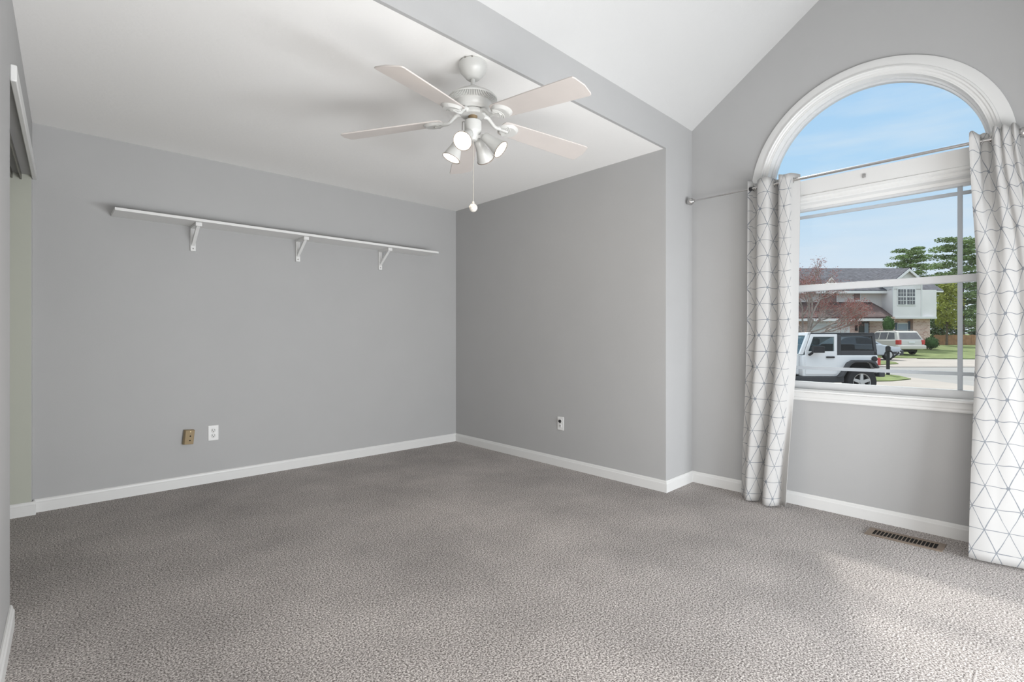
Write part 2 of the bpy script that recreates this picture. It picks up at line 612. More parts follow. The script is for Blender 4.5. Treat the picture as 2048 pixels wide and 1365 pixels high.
ymx, ymn = YD + 0.1, 2 * YCEN - YD - 0.1
wquad([(YCEN + OPH, 0), (ymx, 0), (ymx, roofz(ymx)), (YCEN + OPH, roofz(YCEN + OPH))])
wquad([(ymn, 0), (YCEN - OPH, 0), (YCEN - OPH, roofz(YCEN - OPH)), (ymn, roofz(ymn))])
wquad([(YCEN - OPH, 0), (YCEN + OPH, 0), (YCEN + OPH, SILL), (YCEN - OPH, SILL)])
for (ya, za), (yb, zb) in zip(arc, arc[1:]):
    wquad([(ya, za), (ya, roofz(ya)), (yb, roofz(yb)), (yb, zb)])
bmesh.ops.remove_doubles(wm.bm, verts=wm.bm.verts, dist=1e-5)
struct(wm.build('wall_window', M_wall, smooth=0))

# left wall with closet opening
YJ0, YJ1, ZJ = 2.735, 4.345, 2.100
lw = MB()


def lseg(ya, yb, z0, z1, m=None):
    lw.prism([(LX(ya), ya), (LX(yb), yb), (LX(yb) - 0.11, yb), (LX(ya) - 0.11, ya)],
             lambda a, b: (a, b, z0), lambda a, b: (a, b, z1))


lseg(YR - 0.1, YJ0, 0, 3.6)
lseg(YJ0, YJ1, ZJ, CEIL + 0.05)
lseg(YJ1, YA + 0.02, 0, CEIL + 0.05)
struct(lw.build('wall_left', M_wall, smooth=0))
# closet shell in the sage colour
cl = MB()
cl.box((-0.95, 2.3, 0), (-0.86, YA, CEIL + 0.05))
cl.box((-0.9, 2.24, 0), (LX(2.3) - 0.11, 2.33, CEIL + 0.05))
cl.box((-0.9, YA - 0.012, 0), (LX(YA) - 0.105, YA, CEIL))
cl.box((-0.128, YJ1 - 0.004, 0), (LX(YJ1) - 0.003, YJ1 + 0.001, ZJ))
struct(cl.build('wall_closet', M_closet, smooth=0))
# rear wall, with an unseen framed opening added to admit the fill light
rw = MB()
rw.box((-0.3, YR - 0.12, 0), (1.0, YR, 3.6))
rw.box((3.2, YR - 0.12, 0), (3.95, YR, 3.6))
rw.box((1.0, YR - 0.12, 0), (3.2, YR, 0.10))
rw.box((1.0, YR - 0.12, 2.3), (3.2, YR, 3.6))
struct(rw.build('wall_rear', M_wall, smooth=0))
w2 = struct(empty('fill_opening', (2.10, YR, 0.1)))
f = MB()
for a, b in (((-1.18, -0.1, -0.08), (1.18, 0.02, 0.0)), ((-1.18, -0.1, 2.2), (1.18, 0.02, 2.28)), ((-1.18, -0.1, 0), (-1.1, 0.02, 2.2)), ((1.1, -0.1, 0), (1.18, 0.02, 2.2)), ((-0.03, -0.08, 0.0), (0.03, -0.04, 2.2))):
    f.box(a, b)
f.build('fill_opening_frame', M_trim, w2, bevel=0.004)

# baseboards
BH, BT = 0.082, 0.014


def baseboard(name, segs, m=M_trim):
    """segs: (p0, p1, normal, mitre0, mitre1); profile in (t,h)."""
    prof = [(0, 0), (BT, 0), (BT, BH - 0.022), (BT - 0.004, BH - 0.016), (BT - 0.005, BH - 0.008), (BT - 0.009, BH), (0, BH)]
    mb = MB()
    for p0, p1, nrm, m0, m1 in segs:
        p0, p1, nrm = Vector((*p0, 0)), Vector((*p1, 0)), Vector((*nrm, 0)).normalized()
        d = (p1 - p0).normalized()
        mb.prism(prof, lambda t, h: p0 + nrm * t - d * (m0 * t) + Vector((0, 0, h)),
                 lambda t, h: p1 + nrm * t + d * (m1 * t) + Vector((0, 0, h)))
    return struct(mb.build(name, m, smooth=0))


baseboard('baseboard_far', [((LX(YA) + 0.003, YA), (XB, YA), (0, -1), 0, -1)])
baseboard('baseboard_right', [((XB, YA), (XB, YD), (-1, 0), -1, 1)])
baseboard('baseboard_return', [((XB, DY(XB)), (XC, DY(XC)), (0.0279, -1), 1, -1)])
baseboard('baseboard_window', [((XC, DY(XC)), (XC, DY2(XC)), (-1, 0), -1, -1)])
baseboard('baseboard_left', [((LX(YJ0), YJ0 - 0.02), (LX(YR), YR), (1, -0.035), 0, 0)])
baseboard('baseboard_closet', [((-0.118, YJ1 - 0.004), (LX(YJ1) + 0.018, YJ1 - 0.004), (0, -1), 0, 0),
                               ((LX(YJ1) + 0.004, YJ1 - 0.004), (LX(YA) + 0.004, YA), (1, 0), 0, 0)])
# closet header casing, soffit and sliding door tracks
t1 = struct(empty('trim_1', (LX(3.6), 3.6, ZJ)))
tb = MB()
ya, yb = YJ0 + 0.0, YJ1 + 0.012
tb.prism([(LX(ya) + 0.02 - LX(3.6), ya - 3.6), (LX(yb) + 0.02 - LX(3.6), yb - 3.6), (LX(yb) - LX(3.6), yb - 3.6), (LX(ya) - LX(3.6), ya - 3.6)],
         lambda a, b: (a, b, -0.022), lambda a, b: (a, b, 0.042))
tb.build('casing', M_trim, t1, bevel=0.004)
tk = MB()
for off in (-0.045, -0.085):
    ya, yb = YJ0 + 0.0, YJ1 - 0.005
    tk.prism([(LX(ya) + off - LX(3.6), ya - 3.6), (LX(yb) + off - LX(3.6), yb - 3.6), (LX(yb) + off - 0.006 - LX(3.6), yb - 3.6), (LX(ya) + off - 0.006 - LX(3.6), ya - 3.6)],
             lambda a, b: (a, b, -0.035), lambda a, b: (a, b, 0.0))
tk.build('door_track', M_track, t1)
d1 = struct(empty('door_1', (LX(YJ0) - 0.055, YJ0 - 0.4, 0.0)))
dm = MB().box((-0.016, -0.2, 0.012), (0.016, 0.408, ZJ - 0.012))
dm.build('door_panel', M_door, d1, bevel=0.002)
MB().box((-0.01, 0.408, 0.985), (0.012, 0.4105, 1.02)).build('finger_pull', M_brass, d1, bevel=0.001)

# ------------------------------------------------------------------ arched window
win = struct(empty('window_1', (XC, YCEN, SILL)))
WX, WY, WZ = XC, YCEN, SILL


def sweep_arch(prof, zbot, name, m, arch=True, n=48, smooth=30):
    """prof: (radius, x offset from wall face; negative is into the room)."""
    path = [(1, zbot)] + [('a', math.pi * k / n) for k in range(n + 1)] + [(-1, zbot)]
    mb = MB()
    rings = []
    for a, b in path:
        ring = []
        for rr, dx in prof:
            if a == 'a':
                y, z = rr * math.cos(b), SPR + rr * math.sin(b)
            else:
                y, z = a * rr, b
            ring.append(mb.bm.verts.new((dx, y, z - WZ)))
        rings.append(ring)
    k = len(prof)
    for A, B in zip(rings, rings[1:]):
        for i in range(k):
            j = (i + 1) % k
            mb.bm.faces.new([A[i], A[j], B[j], B[i]])
    mb.bm.faces.new(rings[0][::-1])
    mb.bm.faces.new(rings[-1])
    return mb.build(name, m, win, smooth=smooth)


sweep_arch([(0.6625, 0.0), (0.6625, -0.015), (0.658, -0.017), (0.612, -0.017), (0.609, -0.024), (0.600, -0.026), (0.596, -0.018), (0.588, -0.016),
            (0.583, -0.009), (0.574, -0.008), (0.570, 0.0), (0.570, 0.0005)], 0.755, 'casing', M_trim)
sweep_arch([(0.574, -0.006), (0.566, -0.006), (0.566, 0.055), (0.574, 0.055)], 0.745, 'jamb', M_trim)
sweep_arch([(0.568, 0.045), (0.556, 0.045), (0.554, 0.055), (0.545, 0.058), (0.545, 0.09), (0.568, 0.09)], 0.745, 'sash_frame', M_sash)
# transom bar between the arch and the lower window
tb = MB()
prof = [(0.06, 1.945), (0.045, 1.945), (0.04, 1.962), (0.010, 1.972), (0.002, 1.980), (0.002, 1.995), (-0.012, 2.002), (-0.012, 2.018), (-0.004, 2.022),
        (-0.004, 2.118), (0.03, 2.122), (0.06, 2.122)]
tb.prism(prof, lambda a, b: (a, -0.566, b - WZ), lambda a, b: (a, 0.566, b - WZ))
tb.build('transom_bar', M_trim, win, smooth=25)
MB().box((-0.011, -0.008, 2.06 - WZ), (-0.004, 0.008, 2.085 - WZ)).build('catch_plate', M_steel, win, bevel=0.002)
# lower sash rails
lr = MB()
lr.box((0.05, -0.56, 1.401 - WZ), (0.095, 0.56, 1.443 - WZ))
lr.box((0.045, -0.56, SILL - WZ), (0.09, 0.56, 0.806 - WZ))
lr.box((0.05, -0.56, 1.93 - WZ), (0.09, 0.56, 1.965 - WZ))
lr.build('sash_rail', M_sash, win, bevel=0.004)
st = MB()
st.prism([(0.05, 0.742), (-0.042, 0.742), (-0.05, 0.747), (-0.05, 0.756), (-0.042, 0.760), (0.05, 0.760)], lambda a, b: (a, -0.69, b - WZ), lambda a, b: (a, 0.69, b - WZ))
st.build('window_stool', M_trim, win, smooth=25)
ap = MB()
ap.prism([(0.0, 0.688), (-0.012, 0.688), (-0.016, 0.694), (-0.016, 0.705), (-0.02, 0.712), (-0.02, 0.742), (0, 0.742)],
         lambda a, b: (a, -0.665, b - WZ), lambda a, b: (a, 0.665, b - WZ))
ap.build('apron', M_trim, win, smooth=25)
# prairie grille bars
g = MB().box((0.064, -0.55, 1.883 - WZ), (0.076, 0.55, 1.903 - WZ))
g.build('grille_bar', M_grille, win, bevel=0.002)
MB().box((0.0641, -0.55, 0.886 - WZ), (0.076, 0.55, 0.906 - WZ)).build('grille_bar', M_grille, win, bevel=0.002)
for sy in (-0.43, 0.435):
    MB().box((0.0642, sy - 0.011, 1.44 - WZ), (0.0758, sy + 0.011, 1.95 - WZ)).build('grille_bar', M_grille, win, bevel=0.002)
    MB().box((0.0642, sy - 0.011, 0.80 - WZ), (0.0758, sy + 0.011, 1.405 - WZ)).build('grille_bar', M_grille, win, bevel=0.002)
MB().box((0.070, -0.55, 0.80 - WZ), (0.073, 0.55, 1.405 - WZ)).build('window_pane', M_glass, win, smooth=0)
MB().box((0.070, -0.55, 1.44 - WZ), (0.073, 0.55, 1.95 - WZ)).build('window_pane', M_glass, win, smooth=0)
ag = MB()
pts = [(0.55 * math.cos(math.pi * k / 40), SPR - WZ + 0.55 * math.sin(math.pi * k / 40)) for k in range(41)] + [(-0.55, 2.11 - WZ), (0.55, 2.11 - WZ)]
pts = [(0.55 * math.cos(math.pi * k / 40), SPR - WZ + 0.55 * math.sin(math.pi * k / 40)) for k in range(2, 39)]
ag.prism(pts, lambda a, b: (0.070, a, b), lambda a, b: (0.073, a, b))
ag.build('window_pane', M_glass, win, smooth=0)

# ------------------------------------------------------------------ curtain rod and curtains
RX, RZ = 3.575, 2.11
rod = tag(empty('curtain_rod', (RX, 1.01, RZ)), 'thin brushed steel curtain rod with ball finials across the arched window', 'curtain rod')
MB().tube([(0, 0.43, 0), (0, 0.85, 0)], 0.0055, 12).build('rod_tube', M_steel, rod)
MB().tube([(0, -0.85, 0), (0, 0.44, 0)], 0.0085, 12).build('rod_tube', M_steel, rod)
MB().tube([(0, 0.428, 0), (0, 0.448, 0)], 0.0125, 14).build('end_collar', M_black, rod)
for y, s_ in ((0.855, 1), (-0.855, -1)):
    fm = MB().ball((0, y + s_ * 0.024, 0), 0.0265, u=24, v=16)
    Mx = Matrix.Translation((0, y - s_ * 0.012, 0)) @ Matrix.Rotation(-s_ * math.pi / 2, 4, 'X')
    fm.lathe([(0.006, 0), (0.011, 0.003), (0.007, 0.007), (0.012, 0.012), (0.008, 0.018)], 16, Mx)
    fm.build('finial', M_steel, rod)
for y in (0.40, -0.80):
    b = MB()
    b.tube([(0.09 if y != -0.20 else 0.088, y, 0.0), (0.02, y, -0.004), (0.0, y, -0.014), (-0.012, y, -0.004)], 0.0035, 8)
    b.lathe([(0.014, 0), (0.014, 0.004), (0.009, 0.006)], 14, Matrix.Translation((0.092 if y != -0.20 else 0.09, y, 0.0)) @ Matrix.Rotation(-math.pi / 2, 4, 'Y'))
    b.build('rod_bracket', M_steel, rod)


def catmull(P, n):
    out = []
    k = len(P) - 1
    for i in range(n + 1):
        t = i / n * k
        j = min(int(t), k - 1)
        u = t - j
        p0, p1, p2, p3 = P[max(j - 1, 0)], P[j], P[j + 1], P[min(j + 2, k)]
        out.append(tuple(0.5 * ((2 * b) + (-a + c_) * u + (2 * a - 5 * b + 4 * c_ - d) * u * u + (-a + 3 * b - 3 * c_ + d) * u ** 3)
                         for a, b, c_, d in zip(p0, p1, p2, p3)))
    return out


def curtain(name, top, mid, bot, ztop, zbot, label, plain_end, ragged, offset_u, grommet_at, nu=120, nv=60, vmid=0.45):
    T, Mi, Bo = catmull(top, nu), catmull(mid, nu), catmull(bot, nu)
    L = [0.0]
    for a, b in zip(Bo, Bo[1:]):
        L.append(L[-1] + math.hypot(b[0] - a[0], b[1] - a[1]))
    root = tag(empty(name, (RX, (top[0][0] + top[-1][0]) / 2, zbot)), label, 'curtain', 'lattice print curtains at the arched window')
    ox, oy = root.location.x, root.location.y
    bm = bmesh.new()
    uvl = bm.loops.layers.uv.new('UVMap')
    grid = []
    for j in range(nv + 1):
        t = j / nv
        row = []
        for i in range(nu + 1):
            if t < vmid:
                s = t / vmid
                s = s * s * (3 - 2 * s)
                y = T[i][0] * (1 - s) + Mi[i][0] * s
                xx = T[i][1] * (1 - s) + Mi[i][1] * s
            else:
                s = (t - vmid) / (1 - vmid)
                s = s * s * (3 - 2 * s) * 0.5 + s * 0.5
                y = Mi[i][0] * (1 - s) + Bo[i][0] * s
                xx = Mi[i][1] * (1 - s) + Bo[i][1] * s
            zt = ztop + ragged(i / nu)
            z = zt + (zbot - zt) * t
            row.append(bm.verts.new((xx - ox, y - oy, z - zbot)))
        grid.append(row)
    bm.verts.index_update()
    for j in range(nv):
        for i in range(nu):
            fc = bm.faces.new([grid[j][i], grid[j][i + 1], grid[j + 1][i + 1], grid[j + 1][i]])
            fc.smooth = True
            for lp, (ii, jj) in zip(fc.loops, ((i, j), (i + 1, j), (i + 1, j + 1), (i, j + 1))):
                lp[uvl].uv = (L[ii] + offset_u, (1 - jj / nv) * (ztop - zbot) + 0.055)
    me = bpy.data.meshes.new('fabric_panel')
    bm.to_mesh(me)
    ca = me.color_attributes.new('printed', 'FLOAT_COLOR', 'POINT')
    kcol = nu + 1
    for idx in range(len(me.vertices)):
        v = 0.0 if (idx % kcol) / nu > plain_end else 1.0
        ca.data[idx].color = (v, v, v, 1)
    me.materials.append(M_curtain)
    o = bpy.data.objects.new('fabric_panel', me)
    COL.objects.link(o)
    o.parent = root
    sm = o.modifiers.new('thickness', 'SOLIDIFY')
    sm.thickness = 0.0016
    for y, dx in grommet_at:
        gm = MB()
        bmesh.ops.create_circle  # ring built as a small torus
        ring = [(0.0 + dx, y - oy + 0.004 * math.sin(0), 0)]
        pts = [(dx + 0.006 * math.sin(2 * math.pi * k / 18), y - oy + 0.010 * math.sin(2 * math.pi * k / 18), RZ - zbot + 0.019 * math.cos(2 * math.pi * k / 18)) for k in range(19)]
        gm.tube(pts, 0.003, 6)
        gm.build('grommet', M_steel, root)
    return root


X0 = RX
curtain('window_curtain',
        [(1.462, X0 - .02), (1.448, X0 + .03), (1.415, X0 + .035), (1.395, X0 - .03), (1.372, X0 - .052), (1.325, X0 - .05), (1.300, X0 + .0), (1.284, X0 + .035),
         (1.266, X0 + .0), (1.250, X0 - .05), (1.222, X0 - .055), (1.195, X0 - .045), (1.180, X0 + .0), (1.155, X0 + .045)],
        [(1.462, X0 - .03), (1.447, X0 - .0), (1.415, X0 + .005), (1.400, X0 - .04), (1.376, X0 - .06), (1.325, X0 - .045), (1.308, X0 - .01), (1.285, X0 + .01),
         (1.268, X0 - .02), (1.250, X0 - .055), (1.222, X0 - .06), (1.195, X0 - .05), (1.178, X0 - .02), (1.162, X0 + .035)],
        [(1.505, X0 - .015), (1.497, X0 - .03), (1.470, X0 - .05), (1.455, X0 - .09), (1.430, X0 - .105), (1.392, X0 - .075), (1.366, X0 - .035), (1.345, X0 - .03),
         (1.335, X0 - .10), (1.310, X0 - .125), (1.275, X0 - .11), (1.250, X0 - .065), (1.235, X0 - .035), (1.195, X0 - .09)],
        2.150, 0.012, 'narrow bunched white curtain with grey triangle lattice at the window edge nearest the corner', 0.885,
        lambda s: 0.006 * math.sin(s * 22) + (0.012 if s < 0.08 else 0), 0.0,
        [(1.425, 0.0), (1.300, 0.0), (1.185, 0.0)])
curtain('window_curtain',
        [(0.328, X0 - .055), (0.312, X0 - .048), (0.294, X0 - .02), (0.286, X0 + .02), (0.262, X0 + .03), (0.246, X0 + .0), (0.236, X0 - .05), (0.222, X0 - .055), (0.210, X0 - .035),
         (0.200, X0 - .052), (0.182, X0 - .045), (0.174, X0 - .03), (0.160, X0 - .045), (0.146, X0 - .01)],
        [(0.296, X0 - .06), (0.285, X0 - .075), (0.262, X0 - .085), (0.242, X0 - .085), (0.222, X0 - .088), (0.202, X0 - .098), (0.182, X0 - .10), (0.160, X0 - .092), (0.142, X0 - .09),
         (0.122, X0 - .10), (0.100, X0 - .10), (0.080, X0 - .085), (0.060, X0 - .08), (0.042, X0 - .05)],
        [(0.316, X0 - .205), (0.295, X0 - .207), (0.268, X0 - .207), (0.240, X0 - .205), (0.213, X0 - .20), (0.186, X0 - .195), (0.160, X0 - .19), (0.132, X0 - .185), (0.105, X0 - .18),
         (0.078, X0 - .178), (0.05, X0 - .176), (0.022, X0 - .17), (-0.005, X0 - .16), (-0.03, X0 - .15)],
        2.150, 0.012, 'wide white curtain with slate triangle lattice beside the floor register', 2.0,
        lambda s: 0.008 * math.sin(s * 30), 0.03,
        [(0.290, 0.0), (0.245, 0.0)], vmid=0.38)

# ------------------------------------------------------------------ wall shelf
sx0, sx1, sz = 0.376, 2.887, 1.918
sh = tag(empty('wall_shelf', ((sx0 + sx1) / 2, YA, sz)), 'long white wall shelf on three brackets mounted on the grey wall', 'shelf')
cx = (sx0 + sx1) / 2
MB().box((sx0 - cx, -0.237, 0.0), (sx1 - cx, -0.0005, 0.019)).build('shelf_board', M_shelf, sh, bevel=0.0015)
for bx in (0.855, 1.617, 2.380):
    b = MB()
    q = bx - cx
    b.box((q - 0.017, -0.017, -0.183), (q + 0.017, -0.0005, -0.001))
    b.box((q - 0.017, -0.185, -0.018), (q + 0.017, -0.014, -0.0005))
    b.box((q - 0.020, -0.200, -0.026), (q + 0.020, -0.180, -0.0004))
    b.prism([(-0.016, -0.145), (-0.016, -0.118), (-0.165, -0.014), (-0.190, -0.020)], lambda y, z: (q - 0.011, y, z), lambda y, z: (q + 0.011, y, z))
    bo = b.build('bracket', M_shelf, sh, bevel=0.0015)
    sc = MB().lathe([(0.005, 0), (0.004, 0.002), (0.0, 0.0025)], 12, Matrix.Translation((q, -0.017, -0.165)) @ Matrix.Rotation(math.pi / 2, 4, 'X'))
    sc.build('screw', M_track, bo)

# ------------------------------------------------------------------ outlets, jack plate, register


def outlet(name, loc, rz, label, group=None, plug=False):
    """Built facing local -Y."""
    root = tag(empty(name, loc, rz), label, 'outlet', group)
    MB().box((-0.035, -0.0055, -0.057), (0.035, -0.0003, 0.057)).build('cover_plate', M_plate, root, bevel=0.003)
    for k, dz in enumerate((0.0195, -0.0195)):
        s_ = MB().lathe([(0.0165, 0), (0.0165, 0.002), (0.015, 0.003)], 24, Matrix.Translation((0, -0.0053, dz)) @ Matrix.Rotation(math.pi / 2, 4, 'X'))
        so = s_.build('socket', M_plate, root)
        hole = MB()
        hole.box((-0.0085, -0.0092, dz - 0.002), (-0.0055, -0.008, dz + 0.008))
        hole.box((0.0055, -0.0092, dz - 0.001), (0.0085, -0.008, dz + 0.007))
        hole.lathe([(0.0032, 0), (0.0032, 0.001)], 10, Matrix.Translation((0, -0.008, dz - 0.0085)) @ Matrix.Rotation(math.pi / 2, 4, 'X'))
        hole.build('slots', M_slot, so, smooth=0)
    MB().lathe([(0.003, 0), (0.002, 0.0012)], 10, Matrix.Translation((0, -0.0055, 0)) @ Matrix.Rotation(math.pi / 2, 4, 'X')).build('screw', M_steel, root)
    if plug:
        pl = MB()
        pl.lathe([(0.0135, 0), (0.0135, 0.009), (0.010, 0.013)], 18, Matrix.Translation((0, -0.0075, 0.0195)) @ Matrix.Rotation(math.pi / 2, 4, 'X'))
        pl.build('plug_cover', M_black, root)
    return root


outlet('electrical_outlet', (0.990, YA, 0.374), 0, 'white duplex outlet under the wall shelf beside the almond jack box')
outlet('electrical_outlet', (XB, 2.905, 0.367), -math.pi / 2, 'white duplex outlet with black plug cover alone on the shelfless wall', plug=True)
jk = tag(empty('jack_box', (0.822, YA, 0.366)), 'small tilted almond surface jack box beside the outlet under the shelf', 'jack box')
jk.location.y = YA - 0.0085
jk.rotation_euler = (0, math.radians(5), math.radians(13))
MB().prism([(-0.034, -0.054), (0.034, -0.054), (0.036, 0.054), (-0.032, 0.054)], lambda a, b: (a, -0.0005, b), lambda a, b: (a * 0.9, -0.030, b * 0.95)).build('jack_housing', M_almond, jk, bevel=0.003)
for dz, mm, nm in ((0.040, M_brass, 'screw'), (0.008, M_dark, 'jack_port'), (-0.024, M_dark, 'jack_port')):
    MB().lathe([(0.0055, 0), (0.0045, 0.002), (0, 0.0025)], 14, Matrix.Translation((0.004, -0.0295, dz)) @ Matrix.Rotation(math.pi / 2, 4, 'X')).build(nm, mm, jk)

rg = tag(empty('floor_register', (3.452, 0.585, 0.0)), 'brown metal slotted floor register set in the carpet under the window', 'floor register')
fm = MB()
for a, b in (((-0.068, -0.168, 0.0004), (-0.045, 0.168, 0.006)), ((0.045, -0.168, 0.0004), (0.068, 0.168, 0.006)),
             ((-0.045, -0.168, 0.0004), (0.045, -0.140, 0.006)), ((-0.045, 0.140, 0.0004), (0.045, 0.168, 0.006))):
    fm.box(a, b)
fm.build('register_frame', M_reg, rg, bevel=0.0015)
MB().box((-0.046, -0.141, 0.0003), (0.046, 0.141, 0.0012)).build('duct_shade_sheet', M_dark, rg, smooth=0)  # dark sheet painted as the shade down the duct
for k in range(1, 17):
    y = -0.140 + 0.28 * k / 17
    MB().box((-0.045, y - 0.0015, 0.001), (0.045, y + 0.0015, 0.005)).build('slat', M_reg, rg, smooth=0)

# ------------------------------------------------------------------ ceiling fan
FX, FY = 1.565, 1.961
fan = tag(empty('ceiling_fan', (FX, FY, CEIL)), 'white five blade ceiling fan with four lit spot lamps and pull chain', 'ceiling fan')
zz = lambda h: h - CEIL
cn = MB().lathe([(0.060, 0), (0.068, zz(2.432)), (0.069, zz(2.412)), (0.062, zz(2.392)), (0.045, zz(2.372)), (0.035, zz(2.361)), (0.030, zz(2.357)), (0.013, zz(2.356))], 40)
can = cn.build('canopy', M_fan, fan)
for a in (-150, -120):
    t = math.radians(a) + YAW + 0.55
    hs = MB().ball((0.0655 * math.cos(t), 0.0655 * math.sin(t), zz(2.433)), 0.0048, (1, 1, 1), 10, 8)
    hs.build('canopy_screw', M_track, can)
MB().tube([(0, 0, zz(2.37)), (0, 0, zz(2.30))], 0.0108, 20).build('downrod', M_fan, fan)
mh = MB().lathe([(0.012, zz(2.318)), (0.030, zz(2.316)), (0.045, zz(2.306)), (0.085, zz(2.285)), (0.112, zz(2.268)), (0.120, zz(2.259)), (0.119, zz(2.254)), (0.110, zz(2.250)),
                 (0.094, zz(2.238)), (0.092, zz(2.230)), (0.088, zz(2.216)), (0.078, zz(2.203)), (0.066, zz(2.199)), (0.062, zz(2.201))], 48)
mho = mh.build('motor_housing', M_fan, fan)
MB().lathe([(0.1185, zz(2.2530)), (0.0960, zz(2.2375)), (0.0950, zz(2.2380)), (0.1180, zz(2.2540))], 48, cap=False).build('vent_shade_ring', mat('vent_shadow_grey', (0.26, 0.26, 0.25), 0.7, 0.2), mho)  # grey ring added as painted shade between the ribs
rib = MB()
for k in range(84):
    t = 2 * math.pi * k / 84
    Mx = Matrix.Rotation(t, 4, 'Z')
    rib.prism([(0.117, zz(2.2560)), (0.096, zz(2.2400)), (0.0945, zz(2.2345)), (0.1195, zz(2.2500))],
              lambda a, b: Mx @ Vector((a, -0.0023, b)), lambda a, b: Mx @ Vector((a, 0.0023, b)))
rib.build('vent_ribs', M_fan, mho, smooth=0)
MB().lathe([(0.060, zz(2.199)), (0.062, zz(2.196)), (0.062, zz(2.180)), (0.058, zz(2.177)), (0.052, zz(2.177))], 40).build('flywheel', M_fan, fan)
MB().lathe([(0.054, zz(2.1785)), (0.05, zz(2.182)), (0.022, zz(2.184)), (0.022, zz(2.158))], 32).build('mounting_plate', M_brassdull, fan)
sw = MB().lathe([(0.012, zz(2.156)), (0.038, zz(2.153)), (0.0415, zz(2.149)), (0.0415, zz(2.104)), (0.039, zz(2.096)), (0.030, zz(2.088)), (0.026, zz(2.070)), (0.018, zz(2.058)), (0.0, zz(2.055))], 36)
swo = sw.build('switch_housing', M_fan, fan)


def cam_ang(a):                    # bearing given in the photo's right / away plane
    return math.radians(a) + YAW


BL = 0.661
for k in range(5):
    th = cam_ang(-115.1 + 72 * k)
    MR = Matrix.Rotation(th, 4, 'Z')
    zr, zt, pitch = zz(2.150), zz(2.104), math.radians(-11)

    def bp(xx, yy, dz):
        base = zr + (zt - zr) * (xx - 0.15) / (BL - 0.15)
        return MR @ Vector((xx, yy * math.cos(pitch) - dz * math.sin(pitch), base + yy * math.sin(pitch) + dz * math.cos(pitch)))
    out = [(0.150, -0.030), (0.158, -0.047), (0.175, -0.055), (0.40, -0.063), (0.634, -0.069), (0.646, -0.066), (0.652, -0.056), (0.661, 0.0),
           (0.652, 0.056), (0.646, 0.066), (0.634, 0.069), (0.40, 0.063), (0.175, 0.055), (0.158, 0.047), (0.150, 0.030)]
    b = MB()
    b.prism(out, lambda a, c: bp(a, c, 0.0), lambda a, c: bp(a, c, 0.006))
    bo = b.build('fan_blade', M_blade, fan, bevel=0.0015, smooth=30)
    ir = MB()
    path = [MR @ Vector((0.058, 0, zz(2.188))), MR @ Vector((0.080, 0, zz(2.184))), MR @ Vector((0.100, 0, zz(2.166))), MR @ Vector((0.122, 0, zz(2.147))), bp(0.150, 0, -0.006), bp(0.19, 0, -0.007)]
    ir.tube(catmull([tuple(p) for p in path], 20), [0.013 - 0.004 * math.sin(math.pi * i / 20) for i in range(21)], 10)
    # shell shaped medallion under the blade root
    sh_ = []
    for i in range(17):
        a = -math.pi * 0.5 + math.pi * i / 16
        sh_.append((0.190 + 0.058 * math.cos(a), 0.052 * math.sin(a)))
    sh_ += [(0.150, 0.030), (0.140, 0.0), (0.150, -0.030)]
    ir.prism(sh_, lambda a, c: bp(a, c, -0.0005), lambda a, c: bp(0.18 + (a - 0.18) * 0.8, c * 0.8, -0.013))
    for rr in (0.028, 0.036, 0.044):
        ir.tube([tuple(bp(0.150 + rr * math.cos(a) * 1.1, rr * math.sin(a), -0.0125)) for a in [math.radians(-60 + 120 * i / 10) for i in range(11)]], 0.0028, 6)
    ir.build('blade_iron', M_fan, bo, smooth=45)

# four spot lamps
for k in range(4):
    th = cam_ang((-106.0, -13.0, 66.0, 194.0)[k])
    MR = Matrix.Rotation(th, 4, 'Z')
    tilt = math.radians((-38, -41, -40, -66)[k])
    ax = Vector((math.cos(tilt), 0, math.sin(tilt)))
    base = Vector(((0.052, 0.058, 0.052, 0.062)[k], 0, zz((2.072, 2.074, 2.078, 2.062)[k])))
    rot = Vector((0, 0, 1)).rotation_difference(ax).to_matrix().to_4x4()
    ML = MR @ Matrix.Translation(base) @ rot
    s_ = MB()
    s_.lathe([(0.010, -0.004), (0.020, 0.0), (0.0235, 0.006), (0.0250, 0.030), (0.029, 0.055), (0.036, 0.080), (0.0435, 0.108),
              (0.0425, 0.109), (0.034, 0.082), (0.027, 0.056), (0.0225, 0.032), (0.0, 0.030)], 32, ML)
    s_.tube([MR @ Vector((0.018, 0, zz(2.078))), MR @ Vector((0.034, 0, zz(2.075))), MR @ (base + Vector((-0.004, 0, 0.004))), MR @ (base + ax * 0.012)], 0.008, 10)
    lo = s_.build('spot_lamp', M_fan, fan)
    bb = MB().lathe([(0.012, 0.034), (0.016, 0.05), (0.027, 0.076), (0.0325, 0.088), (0.031, 0.096), (0.022, 0.101), (0.0, 0.103)], 28, ML)
    bb.build('bulb', M_bulb, lo)
    MB().lathe([(0.0432, 0.1065), (0.0455, 0.1075), (0.0452, 0.1110), (0.0428, 0.1105)], 32, ML, cap=False).build('lamp_rim', mat('taupe_rim', (0.30, 0.25, 0.21), 0.5, 0.4), lo)
    L = bpy.data.lights.new('bulb_light', 'SPOT')
    L.energy = BULB_WATT
    L.color = (1.0, 0.86, 0.70)
    L.spot_size = math.radians(130)
    L.spot_blend = 0.8
    L.shadow_soft_size = 0.03
    Lo = bpy.data.objects.new('bulb_light', L)
    COL.objects.link(Lo)
    Lo.parent = lo
    Lo.location = ML @ Vector((0, 0, 0.118))
    Lo.rotation_euler = (MR.to_3x3() @ ax).to_track_quat('-Z', 'Y').to_euler()
